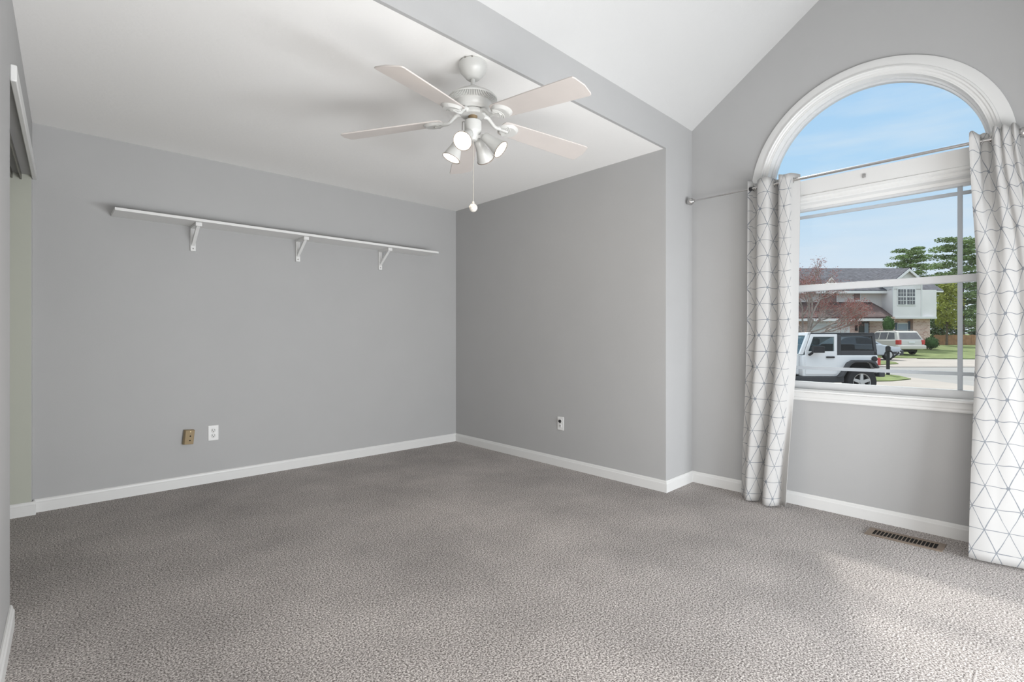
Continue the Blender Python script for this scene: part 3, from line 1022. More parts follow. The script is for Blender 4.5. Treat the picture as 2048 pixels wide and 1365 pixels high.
# pull chains
ch = MB()
ch.tube([(-0.001, -0.004, zz(2.058)), (-0.001, -0.004, zz(1.752))], 0.0011, 6)
for k in range(60):
    ch.ball((-0.001, -0.004, zz(2.055) - 0.005 * k), 0.0020, u=6, v=4)
pc = ch.build('pull_chain', M_chain, fan)
pb = MB().ball((-0.001, -0.004, zz(1.729)), 0.0205, u=24, v=16)
pb.lathe([(0.003, 0), (0.006, 0.004), (0.004, 0.012)], 12, Matrix.Translation((-0.001, -0.004, zz(1.748))))
pb.build('chain_ball', mat('pearl_ball', (0.72, 0.69, 0.63), 0.3, 0.6, noise=0.3, nscale=180), pc)
t = cam_ang(-150)
c2 = MB().tube([(0.046 * math.cos(t), 0.046 * math.sin(t), zz(2.140)), (0.056 * math.cos(t), 0.056 * math.sin(t), zz(2.138)), (0.057 * math.cos(t), 0.057 * math.sin(t), zz(2.10))], 0.0022, 8)
c2.build('reverse_switch', M_track, swo)

# ------------------------------------------------------------------ outside, surveyed in metres to the right of / away from the camera


def W(r_, d_, h_=0.0):
    return Vector((CR * r_ + SR * d_, -SR * r_ + CR * d_, h_))


def rt(px, d_): return (px - 1024) / FPX * d_


def ht(y, d_): return CH + (HZ - y) / FPX * d_


def gz(d_):
    if d_ < 34: return -0.66 + 0.0117 * d_
    return -0.262 + (d_ - 34) * 0.0326


def ground_poly(name, pts, m, lift, kind, thick=0.05):
    """pts: (right, away) corners; follows the gentle slope."""
    bm = bmesh.new()
    vs = [bm.verts.new((a, b, 0)) for a, b in pts]
    fc = bm.faces.new(vs)
    bmesh.ops.triangulate(bm, faces=[fc])
    for cut in (34.0,):
        bmesh.ops.bisect_plane(bm, geom=bm.verts[:] + bm.edges[:] + bm.faces[:], plane_co=(0, cut, 0), plane_no=(0, 1, 0))
    ex = bmesh.ops.extrude_face_region(bm, geom=bm.faces[:])
    for v in [g_ for g_ in ex['geom'] if isinstance(g_, bmesh.types.BMVert)]:
        v.co.z -= thick
    for v in bm.verts:
        z = gz(v.co.y) + lift + v.co.z
        v.co = W(v.co.x, v.co.y, z)
    bmesh.ops.recalc_face_normals(bm, faces=bm.faces)
    me = bpy.data.meshes.new(name)
    bm.to_mesh(me)
    bm.free()
    me.materials.append(m)
    o = bpy.data.objects.new(name, me)
    COL.objects.link(o)
    o['kind'] = kind
    return o


def G(px, y):
    """ground point seen at a pixel of the survey photo."""
    k = (y - HZ) / FPX
    d_ = (CH + 0.66) / (k + 0.0117)
    if d_ > 34:
        d_ = (CH + 0.262 + 34 * 0.0326) / (k + 0.0326)
    return (rt(px, d_), d_)


ground_poly('street', [(-25, 6.5), (70, 6.5), (110, 100), (-60, 100)], M_asphalt, 0.0, 'structure', 0.3)
ground_poly('lawn_neighbour', [G(1790, 716), G(1850, 718.5), G(1960, 719), (60, 36), (90, 95), (-30, 95), (-30, 46.5), (20, 46.5), (rt(1780, 42), 42)], M_grass, 0.05, 'structure')
ground_poly('driveway_neighbour', [(rt(1600, 44), 45.0), (rt(1790, 45), 45.0), G(1835, 719), G(2000, 722), G(2000, 735), G(1790, 735), G(1600, 730)], M_concrete, 0.03, 'structure')
ground_poly('sidewalk', [(2, 10), (34, 10), G(1960, 776), G(1900, 768), G(1825, 757), G(1740, 755), G(1600, 760)], M_concrete, 0.03, 'structure')
ground_poly('lawn_verge', [G(1700, 766), G(1785, 765), G(1822, 761), G(1800, 755), G(1762, 750), G(1650, 750)], M_grass, 0.06, 'structure')
ground_poly('lawn_island', [G(1745, 732), G(1797, 730), G(1792, 727), G(1775, 724), G(1745, 723)], M_grass, 0.06, 'structure')

# --- white two-door off-roader, parked side on
jr, jd = rt(1721.5, 13.7), 13.7
jg = gz(14.2)
jp = tag(empty('off_road_car', W(jr - 1.0, jd + 0.85, -0.503), YAW), 'white two door off roader with black hardtop parked nearest the window', 'car')
JO = Vector((1.0, -0.85, 0))       # offset so that x=0 is the rear axle, y=0 the near side, z=0 the ground


class JB(MB):
    def build(s, *a, **k):
        bmesh.ops.translate(s.bm, verts=s.bm.verts, vec=JO)
        return super().build(*a, **k)


JW = 1.62
body = JB()
side = [(-1.55, 0.56), (-0.62, 0.56), (-0.52, 0.66), (-0.35, 0.90), (-0.23, 0.96), (0.21, 0.96), (0.32, 0.90), (0.41, 0.72), (0.475, 0.62), (0.475, 1.13), (-1.55, 1.13)]
body.prism(side, lambda a, b: (a, 0.02, b), lambda a, b: (a, JW, b))
hood = [(-1.55, 0.60), (-1.55, 1.15), (-1.60, 1.17), (-2.72, 1.09), (-2.80, 1.02), (-2.80, 0.62)]
body.prism(hood, lambda a, b: (a, 0.16, b), lambda a, b: (a, JW - 0.14, b))
body.build('body', M_carwhite, jp, bevel=0.025)
ff = JB()
ff.prism([(-2.95, 0.86), (-2.85, 1.0), (-2.15, 1.0), (-1.95, 0.86), (-1.85, 0.62), (-1.92, 0.62), (-2.02, 0.84), (-2.2, 0.94), (-2.8, 0.94), (-2.9, 0.84)], lambda a, b: (a, -0.12, b), lambda a, b: (a, 0.18, b))
ff.build('fender_flare', M_hardtop, jp, bevel=0.01)
fr = JB()
fr.prism([(-0.66, 0.55), (-0.58, 0.60), (-0.38, 0.93), (-0.25, 1.0), (0.22, 1.0), (0.34, 0.95), (0.43, 0.80), (0.37, 0.78), (0.29, 0.90), (0.20, 0.94), (-0.22, 0.94), (-0.33, 0.88), (-0.52, 0.56)],
         lambda a, b: (a, -0.12, b), lambda a, b: (a, 0.03, b))
fr.build('fender_flare', M_hardtop, jp, bevel=0.012)
JB().box((-1.9, -0.02, 0.40), (-0.45, JW, 0.56)).build('rocker_step', M_hardtop, jp, bevel=0.02)
JB().box((-0.5, 0.15, 0.45), (0.47, JW - 0.1, 0.95)).build('wheel_well', M_rubber, jp)
# hardtop: near and far sides with window openings, roof slab, back
htp = JB()
for y0, y1 in ((0.04, 0.09), (JW - 0.07, JW - 0.02)):
    htp.box((-0.62, y0, 1.13), (-0.50, y1, 1.72))
    htp.box((-0.50, y0, 1.13), (0.40, y1, 1.25))
    htp.box((-0.50, y0, 1.64), (0.36, y1, 1.72))
    htp.prism([(0.385, 1.25), (0.475, 1.13), (0.475, 1.15), (0.40, 1.72), (0.32, 1.72)], lambda a, b: (a, y0, b), lambda a, b: (a, y1, b))
htp.box((-1.30, 0.04, 1.68), (0.40, JW - 0.02, 1.735))
htp.prism([(0.475, 1.13), (0.475, 1.28), (0.43, 1.28), (0.43, 1.13)], lambda a, b: (a, 0.05, b), lambda a, b: (a, JW - 0.03, b))
htp.build('hardtop', M_hardtop, jp, bevel=0.015)
JB().box((-0.50, 0.055, 1.25), (0.385, 0.065, 1.64)).build('rear_side_window', M_carglass, jp, smooth=0)
JB().box((-0.50, JW - 0.05, 1.25), (0.385, JW - 0.04, 1.64)).build('rear_side_window', M_carglass, jp, smooth=0)
for y0, y1, nm in ((0.0, 0.05, 'door'), (JW - 0.03, JW + 0.02, 'door')):
    dr = JB()
    dr.box((-1.475, y0, 0.62), (-0.63, y1, 1.235))
    dr.prism([(-1.475, 1.235), (-1.395, 1.235), (-1.265, 1.625), (-0.71, 1.625), (-0.71, 1.235), (-0.63, 1.235), (-0.63, 1.69), (-1.32, 1.69)],
             lambda a, b: (a, y0, b), lambda a, b: (a, y1, b))
    do = dr.build(nm, M_carwhite, jp, bevel=0.008)
    JB().prism([(-1.40, 1.235), (-1.265, 1.63), (-0.70, 1.63), (-0.70, 1.235)], lambda a, b: (a, y0 + 0.015, b), lambda a, b: (a, y0 + 0.025, b)).build('door_window', M_cleargl, do, smooth=0)
    if y0 == 0.0:
        JB().box((-0.93, -0.035, 1.055), (-0.71, 0.0, 1.10)).build('door_handle', M_black, do, bevel=0.01)
ws = JB()
for y0, y1 in ((0.06, 0.14), (JW - 0.12, JW - 0.04)):
    ws.prism([(-1.60, 1.15), (-1.50, 1.15), (-1.30, 1.735), (-1.38, 1.735)], lambda a, b: (a, y0, b), lambda a, b: (a, y1, b))
ws.prism([(-1.40, 1.66), (-1.33, 1.66), (-1.30, 1.74), (-1.38, 1.74)], lambda a, b: (a, 0.06, b), lambda a, b: (a, JW - 0.04, b))
ws.build('windshield_frame', M_carwhite, jp, bevel=0.008)
JB().prism([(-1.555, 1.16), (-1.545, 1.16), (-1.355, 1.70), (-1.365, 1.70)], lambda a, b: (a, 0.13, b), lambda a, b: (a, JW - 0.11, b)).build('windshield', M_cleargl, jp, smooth=0)
mi = JB().box((-1.38, -0.24, 1.20), (-1.10, -0.10, 1.37))
mi.tube([(-1.36, -0.12, 1.20), (-1.38, -0.04, 1.15), (-1.38, 0.0, 1.15)], 0.035, 8)
mi.build('side_mirror', M_black, jp, bevel=0.03)
for y in (0.28, 1.02):
    st_ = JB().box((-1.02, y, 0.95), (-0.80, y + 0.42, 1.38))
    st_.box((-0.97, y + 0.09, 1.40), (-0.85, y + 0.33, 1.58))
    st_.build('seat', M_seat, jp, bevel=0.05)
JB().box((-0.25, 0.2, 0.95), (0.0, JW - 0.2, 1.42)).build('seat', M_seat, jp, bevel=0.05)
JB().lathe([(0.075, 0), (0.075, 0.03), (0.06, 0.038)], 24, Matrix.Translation((0.372, 0.025, 1.030)) @ Matrix.Rotation(math.pi / 2, 4, 'X')).build('fuel_cap', M_black, jp)
JB().box((0.475, 0.03, 0.86), (0.56, 0.16, 1.06)).build('tail_light', M_taillight, jp, bevel=0.015)
bmp = JB().box((0.46, -0.06, 0.55), (0.62, JW + 0.05, 0.68))
bmp.build('rear_bumper', M_hardtop, jp, bevel=0.03)
JB().box((-3.02, 0.0, 0.55), (-2.85, JW, 0.72)).build('front_bumper', M_hardtop, jp, bevel=0.03)
# spare wheel on the tailgate


def wheel(cls, parent, x_, y_, r_, w_, rim_r, axis_flip=1, off=None):
    Mx = Matrix.Translation((x_, y_, r_)) @ Matrix.Rotation(math.pi / 2, 4, 'X')
    tr = cls().lathe([(rim_r, -0.01), (r_ * 0.93, 0.0), (r_, -0.04), (r_, -w_ + 0.04), (r_ * 0.93, -w_), (rim_r, -w_ + 0.01)], 40, Mx, cap=False)
    to = tr.build('wheel', M_rubber, parent)
    rm = cls().lathe([(rim_r, -0.012), (rim_r * 0.93, -0.02), (rim_r * 0.90, -0.10)], 36, Mx, cap=False)
    for k in range(5):
        a = 2 * math.pi * k / 5 + 0.3
        R = Mx @ Matrix.Rotation(a, 4, 'Z')
        rm.prism([(0.04, -0.045), (rim_r * 0.95, -0.035), (rim_r * 0.95, 0.035), (0.04, 0.045)], lambda p, q: R @ Vector((p, q, -0.07)), lambda p, q: R @ Vector((p, q, -0.018)))
    rm.lathe([(0.06, -0.02), (0.05, -0.005), (0.0, -0.005)], 16, Mx)
    rm.build('alloy_rim', M_alloy, to, smooth=30)
    dk = cls().lathe([(rim_r * 0.88, -0.075), (0.02, -0.075)], 30, Mx)
    dk.build('brake_disc', M_dark, to)
    return to


wheel(JB, jp, 0.0, -0.06, 0.41, 0.26, 0.235)
wheel(JB, jp, -2.42, -0.06, 0.41, 0.26, 0.235)
wheel(JB, jp, 0.0, JW + 0.08, 0.41, 0.26, 0.235)
wheel(JB, jp, -2.42, JW + 0.08, 0.41, 0.26, 0.235)

# --- champagne wagon seen from behind in the far driveway
sr_, sd_ = rt(1797, 36.0), 36.0
sv = tag(empty('station_car', W(sr_ + 0.92, sd_ + 2.2, gz(38.0) + 0.03), YAW), 'champagne estate car seen from behind in the far driveway', 'car')
SO = Vector((-0.92, -2.2, 0))


class SB(MB):                      # x across (0 is the left side), y forward from the rear, z up
    def build(s, *a, **k):
        bmesh.ops.translate(s.bm, verts=s.bm.verts, vec=SO)
        return super().build(*a, **k)


SW = 1.84


def tap(x_, z_):                   # body tumblehome above the belt
    k = max(0.0, (z_ - 1.0)) * 0.28
    return x_ + k if x_ < SW / 2 else x_ - k


sb = SB()
sb.prism([(0.0, 0.45), (0.0, 0.85), (0.06, 1.05), (4.5, 0.92), (4.6, 0.7), (4.58, 0.4), (4.3, 0.36), (0.1, 0.36)], lambda y, z: (0.0, y, z), lambda y, z: (SW, y, z))
cab = [(0.06, 1.04), (0.42, 1.66), (0.6, 1.69), (2.5, 1.69), (3.2, 1.06), (3.3, 1.0), (0.06, 1.0)]
sb.prism(cab, lambda y, z: (tap(0.02, z), y, z), lambda y, z: (tap(SW - 0.02, z), y, z))
sb.build('body', M_beige, sv, bevel=0.05)


def sidewin(poly):
    w_ = SB()
    w_.prism(poly, lambda y, z: (tap(0.02, z) - 0.012, y, z), lambda y, z: (tap(0.02, z) + 0.01, y, z))
    return w_.build('side_window', M_pane_dark, sv, smooth=0)


sidewin([(0.42, 1.10), (0.62, 1.55), (1.15, 1.58), (1.15, 1.10)])
sidewin([(1.25, 1.10), (1.25, 1.58), (1.95, 1.58), (1.95, 1.10)])
sidewin([(2.05, 1.10), (2.05, 1.58), (2.5, 1.58), (2.95, 1.10)])
rwn = SB()
rwn.prism([(0.16, 1.10), (SW - 0.16, 1.10), (SW - 0.30, 1.56), (0.30, 1.56)],
          lambda x_, z: (x_, 0.06 + (z - 1.04) * 0.58 - 0.02, z), lambda x_, z: (x_, 0.06 + (z - 1.04) * 0.58 + 0.03, z))
rwn.build('rear_window', M_pane_dark, sv, smooth=0)
for x0_, x1_ in ((-0.012, 0.20), (SW - 0.20, SW + 0.012)):
    SB().box((x0_, -0.03, 0.72), (x1_, 0.28, 1.04)).build('tail_light', M_taillight, sv, bevel=0.02)
SB().box((-0.03, -0.14, 0.38), (SW + 0.03, 0.25, 0.66)).build('rear_bumper', M_beige, sv, bevel=0.05)
SB().box((0.70, -0.035, 0.80), (1.14, 0.0, 0.93)).build('licence_plate', M_plate, sv, bevel=0.005)
for x_ in (0.32, SW - 0.32):
    SB().tube([(x_, 0.65, 1.69), (x_, 0.7, 1.75), (x_, 2.3, 1.75), (x_, 2.4, 1.69)], 0.022, 8).build('roof_rail', M_hardtop, sv)
for x0_ in (0.02, SW - 0.24):
    for y_ in (0.95, 3.65):
        Mx = Matrix.Translation((x0_, y_, 0.36)) @ Matrix.Rotation(math.pi / 2, 4, 'Y')
        wo = SB().lathe([(0.22, -0.01), (0.33, 0.0), (0.36, 0.03), (0.36, 0.19), (0.33, 0.22), (0.22, 0.21)], 28, Mx).build('wheel', M_rubber, sv)
        SB().lathe([(0.22, -0.005), (0.18, 0.02), (0.03, 0.0)], 24, Mx).build('alloy_rim', M_alloy, wo)
SB().box((0.3, 0.5, 0.2), (SW - 0.3, 4.2, 0.4)).build('underbody', M_black, sv)

# --- silver saloon with its nose to the right
cr_, cd_ = rt(1806, 31.0), 31.0
se = tag(empty('saloon_car', W(cr_ - 2.2, cd_ + 0.9, gz(31.9) + 0.03), YAW), 'silver car behind the off roader with its dark nose pointing at the mailbox', 'car')
EO = Vector((2.2, -0.9, 0))


class EB(MB):                      # x along (0 at the nose, negative to the tail), y away, z up
    def build(s, *a, **k):
        bmesh.ops.translate(s.bm, verts=s.bm.verts, vec=EO)
        return super().build(*a, **k)


EW = 1.78
eb = EB()
eb.prism([(-0.02, 0.42), (-0.03, 0.62), (-0.25, 0.76), (-1.15, 0.92), (-1.3, 0.95), (-3.6, 1.0), (-4.45, 0.98), (-4.6, 0.75), (-4.55, 0.36), (-4.2, 0.28), (-0.2, 0.28)],
         lambda a, b: (a, 0, b), lambda a, b: (a, EW, b))
eb.build('body', M_silver, se, bevel=0.06)
ec = EB()
ec.prism([(-1.15, 0.92), (-1.95, 1.38), (-2.3, 1.44), (-3.0, 1.43), (-3.4, 1.36), (-4.0, 0.98)], lambda a, b: (a, 0.06 + max(0, b - 0.95) * 0.35, b), lambda a, b: (a, EW - 0.06 - max(0, b - 0.95) * 0.35, b))
ec.build('cabin', M_silver, se, bevel=0.03)
EB().prism([(-1.22, 0.965), (-1.20, 0.955), (-1.93, 1.375), (-1.96, 1.375)], lambda a, b: (a + 0.02, 0.14 + max(0, b - 0.95) * 0.35, b), lambda a, b: (a + 0.02, EW - 0.14 - max(0, b - 0.95) * 0.35, b + 0.01)).build('windshield', M_headl, se, smooth=0)
EB().prism([(-1.45, 0.98), (-2.0, 1.33), (-2.75, 1.36), (-2.75, 0.98)], lambda a, b: (a, 0.05 + max(0, b - 0.95) * 0.35, b), lambda a, b: (a, 0.08 + max(0, b - 0.95) * 0.35, b)).build('side_window', M_pane_dark, se, smooth=0)
EB().box((-0.72, -0.012, 0.62), (-0.16, 0.06, 0.80)).build('headlamp', M_headl, se, bevel=0.02)
EB().box((-0.20, -0.02, 0.30), (0.05, EW + 0.02, 0.60)).build('front_bumper', M_hardtop, se, bevel=0.05)
EB().box((-0.62, -0.02, 0.36), (-0.20, 0.04, 0.52)).build('front_bumper', M_hardtop, se, bevel=0.03)
EB().box((-0.38, -0.03, 0.42), (-0.16, -0.015, 0.49)).build('side_marker', M_plate, se)
for x_ in (-0.85, -3.6):
    Mx = Matrix.Translation((x_, -0.01, 0.31)) @ Matrix.Rotation(math.pi / 2, 4, 'X')
    wo = EB().lathe([(0.2, -0.01), (0.28, 0.01), (0.31, -0.02), (0.31, -0.2), (0.2, -0.2)], 28, Mx).build('wheel', M_rubber, se)
    EB().lathe([(0.2, 0.0), (0.16, -0.02), (0.03, 0.0)], 24, Mx).build('alloy_rim', M_alloy, wo)

# --- mailbox
mr_, md_ = rt(1776, 20.2), 20.2
mbx = tag(empty('mailbox', W(mr_, md_, gz(20.2) + 0.06), YAW - 0.63), 'black curbside mailbox on a dark post beside the white off roader', 'mailbox')
MB().box((-0.06, -0.06, -0.1), (0.06, 0.06, 0.98)).build('post', M_black, mbx, bevel=0.008)
bx_ = MB()
bx_.prism([(-0.085, 0.93), (0.085, 0.93), (0.085, 1.06)] + [(0.085 * math.cos(math.pi * k / 10), 1.06 + 0.085 * math.sin(math.pi * k / 10)) for k in range(1, 10)] + [(-0.085, 1.06)],
          lambda a, b: (a, -0.26, b), lambda a, b: (a, 0.22, b))
bx_.build('letter_box', M_black, mbx, bevel=0.006)
MB().tube([(0.0, -0.02, 0.55), (0.30, -0.02, 0.82), (0.34, -0.02, 0.90)], 0.03, 8).build('support_arm', M_black, mbx)

# --- house across the street
HD = 46.0
H0 = gz(45.0)
hs = tag(empty('house', W(rt(1730, HD), HD, H0), YAW), 'two storey house with white siding, tan brick and grey roof across the street', 'house')
HO = (rt(1730, HD), HD, H0)


class HB(MB):
    def q(s, px0, px1, y0, y1, d0, d1):
        """box whose near face shows between these columns and rows."""
        s.box((rt(px0, d0), d0, ht(y1, d0)), (rt(px1, d0), d1, ht(y0, d0)))
        return s

    def build(s, *a, **k):
        bmesh.ops.translate(s.bm, verts=s.bm.verts, vec=-Vector(HO))
        return super().build(*a, **k)


dB, dM, dG = 44.5, 45.9, 42.8
hb = HB()
hb.q(1787, 1844, 578, 637, dB, 50)
hb.prism([(1787, 580), (1844, 580), (1844, 560), (1818.6, 539), (1787, 562)], lambda a, b: (rt(a, dB), dB, ht(b, dB)), lambda a, b: (rt(a, dB), dB + 4, ht(b, dB)))
hb.q(1844, 1873, 580, 637, dB + 0.25, 52)
hb.build('siding_wall', M_siding, hs, smooth=0)
hb = HB()
hb.q(1480, 1787, 578, 640, dM, 52)
hb.prism([(45.6, eh_ := ht(580, 45.3) - 0.25), (50.0, ht(537, 50.0) - 0.25), (54.4, eh_)], lambda a, b: (22.4, a, b), lambda a, b: (22.7, a, b))
hb.build('recessed_wall', M_shadow_siding, hs, smooth=0)
hb = HB()
hb.q(1826, 1860, 634, 705, dB + 0.5, 52)
hb.q(1787, 1830, 634, 705, dB + 0.9, 52)
hb.q(1739, 1790, 634, 705, dG + 1.2, 50)
hb.q(1700, 1717, 634, 705, dG, 46)
hb.q(1480, 1618, 636, 705, dG, 46)
hb.build('brick_wall', M_brick, hs, smooth=0)
hb = HB()
hb.q(1618, 1701, 640, 705, dG + 0.02, 46)
hb.build('garage_surround', M_housetrim, hs, smooth=0)
gd = HB().q(1616, 1694, 651, 704, dG - 0.06, dG + 0.1)
for k in range(1, 5):
    yy = 651 + k * 10.6
    gd.q(1616.5, 1693.5, yy - 4.6, yy + 4.6, dG - 0.09, dG)
gd.build('garage_door', M_gdoor, hs, bevel=0.02)
HB().q(1700, 1745, 634, 705, dG + 1.4, dG + 1.5).build('porch_wall', M_brick, hs, smooth=0)
fd = HB().q(1718, 1739, 644, 700, dG + 1.3, dG + 1.45).build('front_door', M_doorbrown, hs, smooth=0)
HB().q(1729, 1737, 647, 690, dG + 1.26, dG + 1.35).build('door_light', M_pane_blue, fd, smooth=0)
HB().q(1713, 1716, 650, 662, dG - 0.2, dG).build('porch_lantern', M_black, hs, bevel=0.02)
# roofs
rf = HB()


def hexa(pts, th=0.18):
    A = [rf.bm.verts.new(p) for p in pts]
    B = [rf.bm.verts.new(Vector(p) - Vector((0, 0, th))) for p in pts]
    rf.bm.faces.new(A)
    rf.bm.faces.new(B[::-1])
    n_ = len(pts)
    for i in range(n_):
        j = (i + 1) % n_
        rf.bm.faces.new([A[j], A[i], B[i], B[j]])


eD, rD = 45.3, 50.0
eh, rh = ht(580, eD), ht(537, rD)
hexa([(rt(1480, eD), eD, eh), (rt(1886, eD), eD, eh), (rt(1812, rD), rD, rh), (rt(1480, rD), rD, rh)])
hexa([(rt(1886, eD), eD, eh), (rt(1886, eD), 54.7, eh), (rt(1812, rD), rD, rh)])
hexa([(rt(1480, rD), rD, rh), (rt(1812, rD), rD, rh), (rt(1886, eD), 54.7, eh), (rt(1480, eD), 54.7, eh)])
gA = (rt(1818.6, dB - .3), dB - .3, ht(535.5, dB - .3))
gB = (gA[0], 49.8, gA[2])
gl_ = (rt(1785, dB - .3), dB - .3, ht(563, dB - .3))
gr_ = (rt(1848, dB - .3), dB - .3, ht(561, dB - .3))
hexa([gl_, gA, gB, (gl_[0], 49.8, gl_[2])], 0.14)
hexa([gA, gr_, (gr_[0], 49.8, gr_[2]), gB], 0.14)
rf.build('main_roof', M_shingle, hs, smooth=0)
rf = HB()
lE, lR = dG - 0.5, dM + 0.1
hexa([(rt(1480, lE), lE, ht(636, lE)), (rt(1772, lE), lE, ht(634, lE)), (rt(1742, lR), lR, ht(604, lR)), (rt(1480, lR), lR, ht(604, lR))])
hexa([(rt(1772, lE), lE, ht(634, lE)), (rt(1792, lR), lR, ht(631, lR)), (rt(1742, lR), lR, ht(604, lR))])
rf.build('lower_roof', M_shingle2, hs, smooth=0)
tr = HB()
for p, q in ((gl_, gA), (gA, gr_)):
    p, q = Vector(p), Vector(q)
    a = MB
    tr.prism([(0, 0.02), (1, 0.02), (1, -0.20), (0, -0.20)], lambda t, z: p.lerp(q, t) + Vector((0, -0.06, z - 0.1)), lambda t, z: p.lerp(q, t) + Vector((0, 0.05, z - 0.1)))
tr.box((rt(1480, eD), eD - 0.05, eh - 0.32), (rt(1786, eD), eD + 0.1, eh - 0.10))
tr.box((rt(1846, eD), eD - 0.06, eh - 0.22), (rt(1886, eD), eD + 0.1, eh - 0.08))
tr.box((rt(1480, lE), lE - 0.08, ht(636, lE) - 0.28), (rt(1774, lE), lE + 0.05, ht(636, lE) - 0.06))
tr.q(1842.5, 1845, 562, 637, dB - 0.04, dB + 0.3)
tr.q(1786, 1788.5, 575, 637, dB - 0.04, dB + 0.1)
tr.q(1786, 1874, 634, 638, dB - 0.05, dB + 0.3)
tr.build('white_fascia', M_housetrim, hs, smooth=0)


def hwin(px0, px1, y0, y1, d_, pane, cols=0, rows=0, double=False):
    fr_ = HB().q(px0 - 2, px1 + 2, y0 - 2, y1 + 2.6, d_ - 0.05, d_ + 0.05)
    fo = fr_.build('house_window', M_housetrim, hs, smooth=0)
    spans = [(px0, px1)] if not double else [(px0, (px0 + px1) / 2 - 1.6), ((px0 + px1) / 2 + 1.6, px1)]
    for a, b in spans:
        HB().q(a, b, y0, y1, d_ - 0.08, d_).build('pane', pane, fo, smooth=0)
        if cols:
            mu = HB()
            for k in range(1, cols):
                xm = a + (b - a) * k / cols
                mu.q(xm - 0.35, xm + 0.35, y0, y1, d_ - 0.11, d_ - 0.07)
            for k in range(1, rows):
                ym = y0 + (y1 - y0) * k / rows
                w_ = 0.8 if k * 2 == rows else 0.35
                mu.q(a, b, ym - w_, ym + w_, d_ - 0.11, d_ - 0.07)
            mu.build('muntins', M_housetrim, fo, smooth=0)


hwin(1797, 1830, 579, 609, dB, M_pane_dark, 3, 4, True)
hwin(1639, 1673, 584, 607, dM, M_pane_red, 0, 0, False)
hwin(1708, 1720, 583, 600, dM, M_pane_red)
hwin(1797, 1815, 648, 690, dB + 0.9, M_pane_blue, 1, 2)
sh2 = HB().q(1789, 1795, 646, 690, dB + 0.8, dB + 0.9)
sh2.build('shutter', M_shutter, hs, smooth=0)
HB().q(1817, 1825, 643, 690, dB + 0.8, dB + 0.9).build('shutter', M_shutter, hs, smooth=0)
dg = HB()
dg.prism([(1649, 571), (1663, 556), (1677, 571)], lambda a, b: (rt(a, 44.9), 44.9, ht(b, 44.9)), lambda a, b: (rt(a, 44.9), 48, ht(b, 44.9)))
dg.build('dormer', M_shadow_siding, hs, smooth=0)
drf = HB()
for p, q in (((1647, 574), (1663, 555)), ((1663, 555), (1679, 574))):
    drf.prism([(p[0], p[1] - 1.6), (q[0], q[1] - 1.6), (q[0], q[1] + 0.6), (p[0], p[1] + 0.6)], lambda a, b: (rt(a, 44.8), 44.85, ht(b, 44.8)), lambda a, b: (rt(a, 44.8), 49.0, ht(b, 44.8)))
drf.build('dormer_roof', M_shingle, hs, smooth=0)
dt = HB()
for p, q in (((1648, 573), (1663, 556)), ((1663, 556), (1678, 573))):
    dt.prism([(p[0], p[1] - 1.5), (q[0], q[1] - 1.5), (q[0], q[1] + 1.5), (p[0], p[1] + 1.5)], lambda a, b: (rt(a, 44.8), 44.8, ht(b, 44.8)), lambda a, b: (rt(a, 44.8), 44.95, ht(b, 44.8)))
dt.build('dormer_trim', M_housetrim, hs, smooth=0)

# --- fence at the end of the neighbour's lawn: each board of it is pattern, posts and rails are parts
fD = 52.0
f0, f1 = rt(1868, fD), rt(2120, fD)
fe = tag(empty('wooden_fence', W((f0 + f1) / 2, fD, gz(fD)), YAW), 'reddish cedar board fence behind the neighbour lawn', 'fence')
fb = MB()
nb = 88
for k in range(nb):
    a = f0 + (f1 - f0) * k / nb - (f0 + f1) / 2
    w_ = (f1 - f0) / nb * 0.94
    hh = 1.06 + 0.03 * math.sin(k * 7.3)
    fb.box((a, -0.012 + 0.006 * (k % 2), 0.05), (a + w_, 0.012 + 0.006 * (k % 2), hh))
fb.build('board_panel', M_fence, fe, smooth=0)
for z_ in (0.3, 0.85):
    MB().box((f0 - (f0 + f1) / 2, 0.02, z_), (f1 - (f0 + f1) / 2, 0.07, z_ + 0.09)).build('rail', M_fence, fe, smooth=0)

# ------------------------------------------------------------------ plants outside


def leaf_cloud(mb, rng, centre, radii, n_, size, flat=1.0):
    for _ in range(n_):
        while True:
            v = Vector((rng.uniform(-1, 1), rng.uniform(-1, 1), rng.uniform(-1, 1)))
            if v.length <= 1: break
        v = v * (0.55 + 0.45 * rng.random()) / max(v.length, 0.2) * min(1, v.length + 0.25)
        p = Vector(centre) + Vector((v.x * radii[0], v.y * radii[1], v.z * radii[2]))
        a = Vector((rng.gauss(0, 1), rng.gauss(0, 1), rng.gauss(0, flat))).normalized()
        b = a.cross(Vector((rng.gauss(0, 1), rng.gauss(0, 1), rng.gauss(0, 1)))).normalized()
        s_ = size * rng.uniform(0.6, 1.4)
        mb.bm.faces.new([mb.bm.verts.new(p + a * s_), mb.bm.verts.new(p - a * s_ * 0.6 + b * s_ * 0.5), mb.bm.verts.new(p - a * s_ * 0.6 - b * s_ * 0.5)])


def branch(mb, rng, p, d, r_, ln, depth, tips, spread=0.55, up=0.25):
    q = p + d * ln
    mid = p + d * ln * 0.5 + Vector((rng.gauss(0, .05), rng.gauss(0, .05), rng.gauss(0, .05))) * ln
    mb.tube([p, mid, q], [r_, r_ * 0.85, r_ * 0.68], 6)
    tips.append(q)
    if depth == 0: return
    for _ in range(3 if depth > 1 else 3):
        nd = (d + Vector((rng.gauss(0, spread), rng.gauss(0, spread), rng.gauss(0, spread * 0.8) + up))).normalized()
        branch(mb, rng, q if rng.random() < 0.7 else mid, nd, r_ * 0.6, ln * rng.uniform(0.62, 0.85), depth - 1, tips, spread, up)


